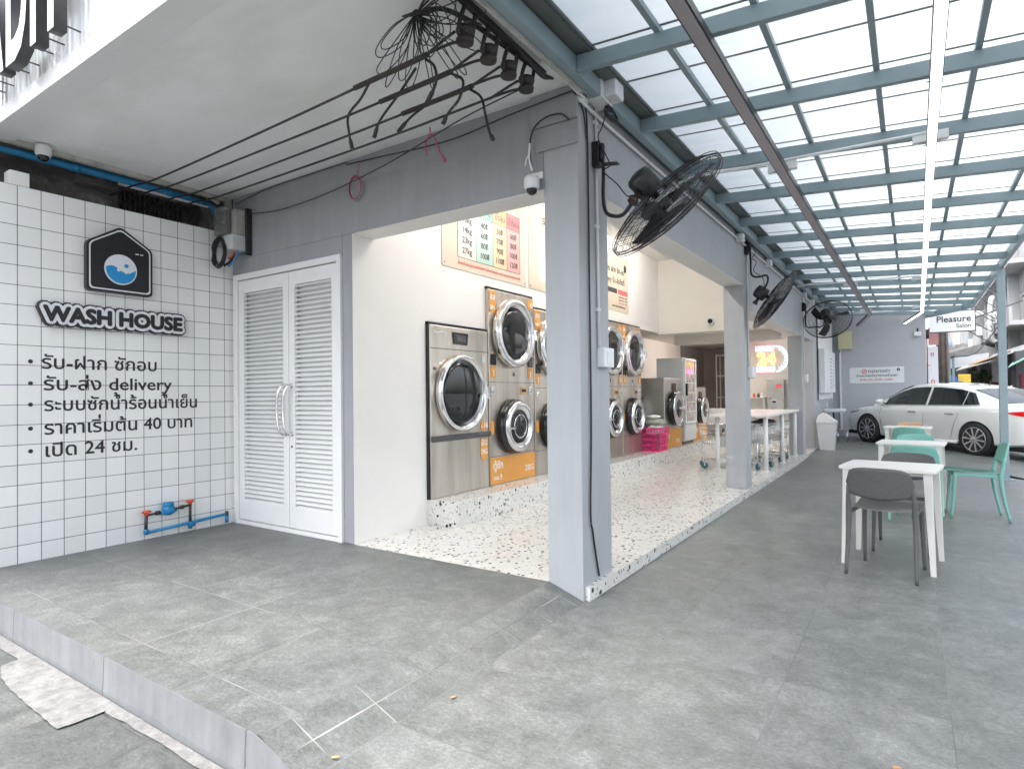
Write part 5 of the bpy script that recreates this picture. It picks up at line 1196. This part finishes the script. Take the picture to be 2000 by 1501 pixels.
for i in range(N):
    x = -2.41 + 4.83 * i / (N - 1); w = lerp(HWT, x); s = lerp(SHT, x); b = lerp(BOT, x); mid = b + (s - b) * .5
    prof = [(0, b), (w * .86, b), (w * .955, b + .05), (w * .975, b + .14), (w * .99, mid - .06), (w, mid + .04), (w * .995, s - .14), (w * .975, s - .07), (w * .93, s - .015), (w * .84, s + .01), (w * .5, s + .035), (0, s + .045)]
    rows.append([(x, y, z) for y, z in prof] + [(x, -y, z) for y, z in prof[::-1][1:-1]] + [(x, 0, b)])
mb.grid(rows); bmesh.ops.remove_doubles(mb.bm, verts=mb.bm.verts, dist=1e-4)
for xx in (0, N - 1):
    vs = [v for v in mb.bm.verts if abs(v.co.x - (-2.41 + 4.83 * xx / (N - 1))) < 1e-5]
    c0 = Vector((vs[0].co.x, 0, sum(v.co.z for v in vs) / len(vs))); vs.sort(key=lambda v: math.atan2(v.co.z - c0.z, v.co.y)); mb.bm.faces.new(vs)
body = mb.done('body', 'car_paint', car)
FX, RX = 1.42, -1.345
# wheel arches cut out of the body
cut = MB()
for x in (FX, RX):
    for s in (-1, 1): cut.lathe((x, s * .62, .335), (0, s, 0), [(.375, 0), (.375, .5)], 40)
co = cut.done('cutter', 'black_gloss')
mod = body.modifiers.new('b', 'BOOLEAN'); mod.object = co; mod.operation = 'DIFFERENCE'; mod.solver = 'EXACT'
me2 = bpy.data.meshes.new_from_object(body.evaluated_get(bpy.context.evaluated_depsgraph_get())); body.modifiers.clear(); body.data = me2; bpy.data.objects.remove(co)
me2.materials.clear(); me2.materials.append(M['car_paint'])
for p in me2.polygons: p.use_smooth = True; p.material_index = 0
try:
    me2.set_sharp_from_angle(angle=R(38))
except Exception: pass
# greenhouse
TOP = [(-1.86, 1.05), (-1.6, 1.16), (-1.2, 1.31), (-.85, 1.41), (-.4, 1.455), (.0, 1.462), (.35, 1.43), (.7, 1.30), (1.1, 1.08), (1.32, .95)]
BEL = lambda x: lerp(SHT, x) - .01
def side_y(x, z):
    zb, zt = BEL(x), lerp(TOP, x); t = max(0, min(1, (z - zb) / max(.08, zt - zb))); base = .815 if x > -1.3 else .815 - .12 * (-1.3 - x) / .56
    return base - .215 * t * (1.0 if zt - zb > .25 else (zt - zb) / .25)
mb = MB(); rows = []; NX = 45
for i in range(NX):
    x = -1.86 + (1.32 + 1.86) * i / (NX - 1); zb, zt = BEL(x), lerp(TOP, x); h = zt - zb; P = []
    for f in (0, .3, .6, .82, .92): P.append((side_y(x, zb + h * f), zb + h * f))
    yt = P[-1][0]; P += [(yt - .05, zb + h * .98), (yt * .6, zt + .006), (0, zt + .015)]
    rows.append([(x, y, z) for y, z in P] + [(x, -y, z) for y, z in P[::-1][1:]])
mb.grid(rows); o = mb.done('roof', 'car_paint', car)
def patch(xs, lo, hi, mat, nm, sgn, offs=.006):
    mb = MB(); rows = []
    for i in range(9):
        f = i / 8; rows.append([(x, sgn * (side_y(x, lo(x) + (hi(x) - lo(x)) * f) + offs), lo(x) + (hi(x) - lo(x)) * f) for x in xs])
    mb.grid(rows); return mb.done(nm, mat, car)
roofh = lambda x: BEL(x) + (lerp(TOP, x) - BEL(x)) * .86
for s in (-1, 1):
    xs = [-.13 + (1.0 + .13) * i / 16 for i in range(17)]
    patch(xs, lambda x: BEL(x) + .03, lambda x: max(BEL(x) + .035, roofh(x) - .01), 'car_glass', 'side_window', s)
    xs = [-1.0 + (-.19 + 1.0) * i / 12 for i in range(13)]
    patch(xs, lambda x: BEL(x) + .03, lambda x: roofh(x) - .01, 'car_glass', 'side_window', s)
    xs = [-1.36 + (.34) * i / 8 for i in range(9)]
    patch(xs, lambda x: BEL(x) + .03, lambda x: max(BEL(x) + .032, min(roofh(x) - .01, BEL(x) + .03 + (x + 1.36) * 1.15)), 'car_glass', 'quarter_window', s)
    mb = MB(); pts = [Vector((x, s * (side_y(x, BEL(x) + .02) + .012), BEL(x) + .018)) for x in [-1.4 + 2.5 * i / 20 for i in range(21)]]; mb.tube(pts, .008, 6); mb.done('belt_trim', 'chrome', car)
# windscreen and rear screen
for nm, xs in (('windscreen', [.42 + .86 * i / 12 for i in range(13)]), ('rear_window', [-1.8 + .72 * i / 12 for i in range(13)])):
    mb = MB(); rows = []
    for x in xs:
        zt = lerp(TOP, x); h = zt - BEL(x); yt = side_y(x, BEL(x) + h * .92) - .03; rows.append([(x + (.008 if nm == 'windscreen' else -.008), yt * u, zt + .016 - .012 * abs(u) ** 2) for u in (-1, -.6, 0, .6, 1)])
    mb.grid(rows); mb.done(nm, 'car_glass', car)
# door shuts, handles, sills, lamps, mirrors
def body_y(x, z):
    w = lerp(HWT, x); s_ = lerp(SHT, x); b_ = lerp(BOT, x); f = (z - b_) / (s_ - b_)
    return w * lerp([(0, .95), (.15, .975), (.5, 1.0), (.8, .995), (.92, .97), (1.0, .9)], f)
for s in (-1, 1):
    mb = MB()
    for path in ([(1.02, .93), (1.03, .7), (1.0, .4), (.95, .27)], [(-.17, .96), (-.16, .6), (-.2, .27)], [(-1.02, .98), (-1.0, .86), (-.93, .7), (-.86, .5), (-.80, .27)], [(.95, .27), (-.80, .27)]):
        P = []
        for (a, b) in zip(path, path[1:]):
            for k in range(6): x = a[0] + (b[0] - a[0]) * k / 6; z = a[1] + (b[1] - a[1]) * k / 6; P.append((x, s * (body_y(x, z) + .0005), z))
        mb.tube(P, .0035, 4)
    mb.done('door_seams', 'black_gloss', car)
    for x in (.12, -.80):
        MB().box(x - .1, s * (body_y(x, .82) + .018) - .012, .81, x + .1, s * (body_y(x, .82) + .018) + .012, .838, .006).done('door_handle', 'chrome', car)
    mb = MB(); mb.tube([(-.95, s * .885, .235), (.98, s * .895, .225)], .028, 8); mb.done('sill', 'car_paint', car)
    # mirror
    mr = MB(); rows = []
    for i in range(9):
        th = math.pi * i / 8
        rows.append([(.93 + .055 * math.sin(th) * math.cos(ph) + .01, s * .985 + s * .115 * math.cos(th), 1.02 + .065 * math.sin(th) * math.sin(ph)) for ph in [2 * math.pi * j / 14 for j in range(15)]])
    mr.grid(rows); bmesh.ops.remove_doubles(mr.bm, verts=mr.bm.verts, dist=1e-4); o = mr.done('mirror', 'car_paint', car); MB().beam((.95, s * .80, .965), (.94, s * .93, .985), .06, .03).done('mirror_arm', 'black_gloss', o)
    # head lamp and tail lamp wrap round the corners
    for nm, mt, xr, zf in (('headlight', 'clear_plastic', (1.72, 2.24), lambda t: (.63 + .05 * (1 - t), .80 - .09 * t)), ('tail_light', 'tail_red', (-2.33, -1.98), lambda t: (.80 + .05 * t, .97))):
        mb = MB(); rows = []
        for i in range(9):
            t = i / 8; x = xr[0] + (xr[1] - xr[0]) * t; z0, z1 = zf(t if nm == 'headlight' else t)
            if nm == 'tail_light': z0, z1 = .83 + .06 * t, .965 - .05 * t
            else: z0, z1 = .70 - .05 * t + .06 * (1 - t), .80 - .1 * t
            rows.append([(x, s * (body_y(x, z0 + (z1 - z0) * k / 4) + .006), z0 + (z1 - z0) * k / 4) for k in range(5)])
        mb.grid(rows); mb.done(nm, mt, car)
    for x in (FX, RX):
        w = MB().lathe((x, s * .70, .335), (0, s, 0), [(.20, 0), (.30, .0), (.325, .02), (.334, .06), (.334, .17), (.325, .20), (.30, .215), (.245, .21)], 56).done('wheel', 'tyre', car)
        MB().lathe((x, s * .70, .335), (0, s, 0), [(.235, .05), (.243, .17), (.25, .213), (.243, .219), (.232, .205), (.225, .12), (.225, .08)], 48).done('rim', 'alloy', w)
        MB().lathe((x, s * .76, .335), (0, s, 0), [(.21, 0), (.2, .02), (.05, .03)], 36).done('brake_disc', 'dark_grey', w)
        mb = MB()
        for k in range(10):
            a = 2 * math.pi * k / 10 + .1; c_, s_2 = math.cos(a), math.sin(a)
            mb.beam((x + .03 * c_, s * .900, .335 + .03 * s_2), (x + .236 * c_, s * .908, .335 + .236 * s_2), .032, .022, up=(0, 1, 0), bev=.004)
        mb.lathe((x, s * .885, .335), (0, s, 0), [(.05, 0), (.05, .02), (.035, .032), (.01, .034)], 20); mb.done('spokes', 'alloy', w)
        MB().lathe((x, s * .60, .335), (0, s, 0), [(.373, 0), (.373, .27)], 36).done('wheel_well', 'black_gloss', car)
MB().box(-2.2, -.75, .16, 2.2, .75, .24).done('underbody', 'black_gloss', car)
MB().box(2.30, -.45, .34, 2.415, .45, .52, .02).done('grille', 'black_gloss', car)
MB().lathe((-.9, 0, 1.42), (-.3, 0, 1), [(.012, 0), (.004, .12)], 8).done('aerial', 'black_gloss', car)
fw, rw = Vector((.963, 13.858, .135)), Vector((2.912, 11.92, .055)); h = (fw - rw).normalized(); side = Vector((h.x, h.y, 0)).normalized(); lat = Vector((-side.y, side.x, 0))
cen = (fw + rw) / 2 - lat * .86 - h * ((FX + RX) / 2)
up_ = h.cross(lat).normalized()
car.matrix_world = Matrix(((h.x, lat.x, up_.x, cen.x), (h.y, lat.y, up_.y, cen.y), (h.z, lat.z, up_.z, cen.z - .003), (0, 0, 0, 1)))
hz = MB().tube(bez([(3.0, 8.9, .03), (3.3, 8.6, .0), (3.7, 8.0, -.03), (4.2, 7.3, -.07)]), .018, 8); tag(hz.done('hose', 'black_cable'), 'black hose lying on the pavement behind the canopy post', 'hose')

# ------------------------------------------------------------------ across the street
def awning(P, mat, label, name='awning', t=.04):
    m_ = MB(); top = [m_.bm.verts.new(p) for p in P]; bot = [m_.bm.verts.new((p[0], p[1], p[2] - t)) for p in P]; n = len(P)
    m_.bm.faces.new(top); m_.bm.faces.new(bot[::-1])
    for i in range(n): m_.bm.faces.new((top[i], top[(i + 1) % n], bot[(i + 1) % n], bot[i]))
    return tag(m_.done(name, mat), label, 'awning')
wb = thing('white_building', 'white shophouse block with balconies across the street at right', 'building')
MB().box(7.0, 37, -.12, 14, 66, 13.5).done('walls', 'house_white', wb)
for k in range(7):
    y = 38 + k * 4
    for z in (5.6, 8.8):
        w = MB().box(6.93, y + .5, z + .9, 6.99, y + 2.4, z + 2.4, .0).done('window', 'white_metal', wb); MB().box(6.90, y + .6, z + 1.0, 6.925, y + 1.4, z + 2.3).box(6.90, y + 1.5, z + 1.0, 6.925, y + 2.3, z + 2.3).done('pane', 'house_grey', w)
for z in (4.7, 7.9, 11.1): MB().box(6.1, 37, z, 6.99, 60, z + .22, .02).box(6.1, 37, z + .22, 6.22, 60, z + .95).done('balcony', 'house_white', wb)
for y in (41, 47.5, 54): MB().box(6.5, y, -.1, 6.99, y + .5, 13.4).done('pilaster', 'house_white', wb)
for y, z, k in ((40.3, 5.1, 0), (43.6, 4.9, 1), (51, 5.2, 2)):
    t = thing('air_conditioner', ('large grey duct and fan box on the white building balcony', 'second fan box on the white building balcony', 'farther fan box on the white building balcony')[k], 'air conditioner'); MB().box(5.75, y, z, 6.09, y + .9, z + .65, .02).done('case', 'grey_plastic', t); MB().lathe((5.75, y + .45, z + .33), (-1, 0, 0), [(.22, 0), (.22, .02)], 20).done('fan_grille', 'house_grey', t)
dt = thing('exhaust_duct', 'bent pale metal duct on the white building', 'duct'); MB().tube(bez([(6.1, 43.2, 4.2), (5.9, 43.2, 4.6), (5.9, 43.2, 6.4), (6.0, 43.4, 6.9), (6.2, 44.6, 7.0)]), .16, 12).done('duct_run', 'grey_plastic', dt)
gb = thing('grey_building', 'weathered grey building beside the white shophouse block', 'building')
MB().box(5.9, 60.5, -.12, 12, 70, 7.6).done('walls', 'house_grey', gb)
for y in (60.45,):
    for x in (6.2, 6.7): w = MB().box(x, y - .05, 4.4, x + .35, y, 6.0).done('window', 'spire_blue', gb)
pb = thing('peach_building', 'tall peach coloured building far down the street', 'building'); MB().box(5.6, 84, -.12, 16, 96, 9.5).done('walls', 'house_peach', pb); MB().box(5.5, 83.9, 9.5, 16, 96, 9.75).done('roof_edge', 'house_white', pb)
for k in range(3): MB().box(6.0 + k * 1.1, 83.93, 6.6, 6.6 + k * 1.1, 83.99, 7.8).done('window', 'house_white', pb)
sp = thing('spire_tower', 'pale blue pointed tower far behind the roofs', 'tower'); MB().box(4.5, 76.5, 0, 5.7, 77.7, 5.6).done('tower_body', 'spire_blue', sp); MB().lathe((5.1, 77.1, 5.6), (0, 0, 1), [(.55, 0), (.4, .9), (.16, 2.1), (.03, 3.0)], 8).done('spire', 'spire_blue', sp)
lt = thing('low_roof_row', 'row of grey sheet roofs low down the street', 'building')
for k, (x, y, z, s) in enumerate(((4.6, 62, 4.6, 4), (4.2, 54, 3.9, 4), (4.5, 46, 3.5, 5))):
    MB().prism([(-s / 2, 0), (s / 2, 0), (0, .8)], Matrix(((1, 0, 0, x + 1), (0, 0, 1, y), (0, 1, 0, z), (0, 0, 0, 1))), 5).done('roof', ('roof_sheet', 'old_white', 'roof_sheet')[k], lt); MB().box(x + 1 - s / 2 + .2, y + .2, -.1, x + 1 + s / 2 - .2, y + 4.8, z).done('walls', 'dark_grey', lt)
awning([(3.4, 38, 2.55), (5.2, 37.0, 2.75), (5.6, 41, 3.5), (3.9, 42, 3.3)], 'roof_sheet', 'grey sheet awning over the distant stall')
awning([(4.3, 35.6, 2.62), (5.9, 35.5, 3.30), (6.6, 38, 3.5), (4.8, 38.5, 2.95)], 'awning_orange', 'faded orange awning over the plant stall')
awning([(3.7, 34.0, 2.35), (5.0, 33.6, 2.75), (5.4, 36, 2.9), (4.1, 36.6, 2.6)], 'old_white', 'off white awning in front of the plant stall')
awning([(5.55, 32.5, 2.40), (6.95, 31.5, 3.35), (7.4, 34.5, 3.6), (6.0, 35.5, 2.7)], 'awning_mint', 'mint green awning at the right edge')
awning([(5.0, 36.2, 2.9), (6.6, 34.0, 3.35), (6.9, 36.5, 3.75), (5.6, 38.5, 3.3)], 'roof_sheet', 'pale sheet awning beside the mint awning')
tag(MB().box(5.2, 39.8, -.1, 6.9, 42, 3.2).done('stall_interior', 'dark_grey'), 'dark stall under the awnings', 'stall')
tag(MB().box(6.0, 34.0, -.1, 6.95, 37, 3.2).done('stall_interior', 'dark_grey'), 'dark stall under the mint awning', 'stall')
tag(MB().box(5.0, 38.4, .2, 5.9, 39.0, 2.25, .03).done('stall_goods', 'dark_red'), 'dark red goods stacked at the plant stall', 'goods')
tag(MB().box(6.1, 33.5, 1.5, 6.3, 33.7, 2.1, .05).done('stall_goods', 'dark_red'), 'red goods hanging under the mint awning', 'goods')
tag(MB().box(5.45, 38.0, 1.75, 5.75, 38.2, 2.8, .03).done('hanging_cloth', 'cloth_white'), 'white cloth hanging at the plant stall', 'cloth')
awning([(3.42, 33.2, 1.6), (4.0, 33.2, 1.45), (4.0, 34.4, 2.0), (3.42, 34.4, 2.15)], 'tarp_blue', 'blue tarpaulin in front of the stalls', 'tarpaulin', .5)
ys_ = thing('yellow_sign', 'yellow stall sign board in front of the plants', 'sign'); MB().box(3.78, 33.9, 1.62, 4.28, 33.96, 2.15, .01).done('sign_board', 'sign_yellow', ys_)
rs = thing('red_number_sign', 'white sign with a red 3 on the white building', 'sign'); MB().box(6.55, 57.5, 4.5, 7.0, 57.55, 6.0).box(5.86, 60.3, 3.9, 6.9, 60.4, 5.6).done('sign_board', 'sign_white', rs)
put_text('sign_text', '3', 'letter_red', (6.05, 60.29, 4.15), (1, 0, 0), (0, 0, 1), 1.3, None, rs, .01, .03)
tag(MB().lathe((6.3, 35.6, .9), (0, 0, 1), [(.3, 0), (.45, .2), (.4, .6), (.2, .8)], 12).done('wrapped_bale', 'cloth_white'), 'white wrapped bale beside the canopy post', 'bale')
# plants at the stall
def plant(c, rad, hgt, n, label, seed):
    rn = random.Random(seed); t = thing('potted_plant', label, 'plant', c, 0, 'green plants at the stall')
    mb = MB()
    for k in range(7): a = rn.uniform(0, 6.28); mb.tube(bez([(0, 0, 0), (.1 * math.cos(a), .1 * math.sin(a), hgt * .4), (rad * .6 * math.cos(a), rad * .6 * math.sin(a), hgt * .8)], 4), .02, 5)
    mb.done('stems', 'bark', t); mb = MB()
    for k in range(n):
        a, e = rn.uniform(0, 6.28), rn.uniform(-.3, 1.2); r = rad * rn.uniform(.35, 1) ; p = Vector((r * math.cos(a) * math.cos(e), r * math.sin(a) * math.cos(e), hgt * .62 + .45 * hgt * math.sin(e) * rn.uniform(.5, 1)))
        d = Vector((math.cos(a), math.sin(a), rn.uniform(-.6, .6))).normalized(); s = d.cross(Vector((0, 0, 1))).normalized() * rn.uniform(.03, .06); L = rn.uniform(.15, .3)
        v = [mb.bm.verts.new(q) for q in (p - d * L / 2, p + s, p + d * L / 2, p - s)]; mb.bm.faces.new(v)
    mb.done('leaves', 'leaf_green', t); MB().lathe((0, 0, -.3), (0, 0, 1), [(.15, 0), (.2, .3)], 12).done('pot', 'dark_red', t)
plant((4.55, 36.5, .7), .45, 2.0, 420, 'bushy green plant left of the stall goods', 1); plant((5.0, 36.6, .7), .5, 1.7, 420, 'bushy green plant before the red goods', 2); plant((4.3, 36.0, .6), .35, 1.6, 260, 'smaller green plant beside the yellow sign', 3)
# poles, banner, signboard near the wall end
tag(MB().tube([(2.80, 23.5, -.1), (2.84, 23.5, 3.0), (2.72, 23.5, 9)], [.17, .16, .12], 14).tube([(2.80, 23.3, .0), (2.78, 23.3, 8)], .03, 6).tube([(2.95, 23.3, .0), (2.86, 23.35, 8)], .025, 6).done('utility_pole', 'concrete_pole'), 'brown utility pole with cables beside the end wall', 'utility pole')
for k, (x, w) in enumerate(((3.0, .09), (3.13, .08), (2.66, .07))): tag(MB().box(x, 24.6, -.1, x + w, 24.7, 2.62 if k < 2 else 3.1, .01).done('gate_post', 'steel_blue' if k < 2 else 'dark_grey'), ('blue grey gate post right of the utility pole', 'outermost blue grey gate post', 'dark post left of the utility pole')[k], 'post')
bnr = thing('street_banner', 'narrow vertical pink and white banner beyond the end wall', 'banner'); MB().box(2.30, 19.5, .3, 2.56, 19.54, 2.75).done('banner_cloth', 'sign_white', bnr); MB().box(2.27, 19.49, .3, 2.30, 19.55, 3.1).done('banner_pole', 'dark_red', bnr); MB().box(2.32, 19.5, 2.80, 2.58, 19.54, 3.35).done('banner_top', 'board_red_pale', bnr); MB().box(2.24, 19.45, 3.0, 2.34, 19.55, 3.3, .02).done('lamp', 'black_gloss', bnr)
for k in range(5): put_text('banner_text', 'ซักอบ'[k % 4:k % 4 + 1] or 'ซ', 'letter_red', (2.36, 19.495, 2.45 - k * .42), (1, 0, 0), (0, 0, 1), .2, None, bnr, .002, .003)
ps = thing('salon_signboard', 'white shop signboard reading Pleasure Salon above the street', 'signboard')
MB().box(2.35, 18.75, 3.14, 3.43, 18.83, 3.73, .004).done('sign_board', 'sign_white', ps)
MB().box(2.34, 18.74, 3.115, 3.45, 18.84, 3.138).box(2.34, 18.74, 3.732, 3.45, 18.84, 3.755).box(3.432, 18.74, 3.138, 3.45, 18.84, 3.732).done('sign_frame', 'dark_grey', ps)
put_text('sign_text', 'Pleasure', 'letter_grey', (3.34, 18.745, 3.42), (1, 0, 0), (0, 0, 1), .26, .82, ps, .002, .004, 'RIGHT'); put_text('sign_text', 'Salon', 'letter_grey', (3.34, 18.745, 3.24), (1, 0, 0), (0, 0, 1), .17, None, ps, .002, .001, 'RIGHT')
MB().beam((3.45, 18.79, 3.5), (4.6, 19.6, 4.0), .03, .03).beam((2.9, 18.8, 3.75), (2.8, 23.5, 4.2), .03, .03).done('sign_arm', 'dark_grey', ps)
for k in range(9):
    z = 4.3 + .35 * k + (k % 3) * .12; tag(MB().tube(bez([(2.8, 23.4, z - .2), (5.0 + .1 * k, 34, z - .55), (6.3, 50, z + 1.2 + .2 * k)], 8), .02, 5).done('street_cable', 'black_cable'), ('lowest', 'second lowest', 'third lowest', 'fourth lowest', 'middle', 'fourth highest', 'third highest', 'second highest', 'highest')[k] + ' thin street cable from the utility pole past the white building', 'cable', 'overhead street cables')
tag(MB().tube(bez([(3.1, 24, 2.6), (4.4, 32, 3.15), (6.2, 42, 5.2)], 8), .03, 5).done('street_cable', 'black_cable'), 'lowest thick street cable passing the red 3 sign', 'cable')
# buildings on the near side further along the street, and opposite for reflections
nb = thing('neighbour_building', 'pale building beyond the end wall', 'building'); MB().box(-8, 16.25, -.1, 2.1, 60, 9).done('walls', 'house_white', nb)
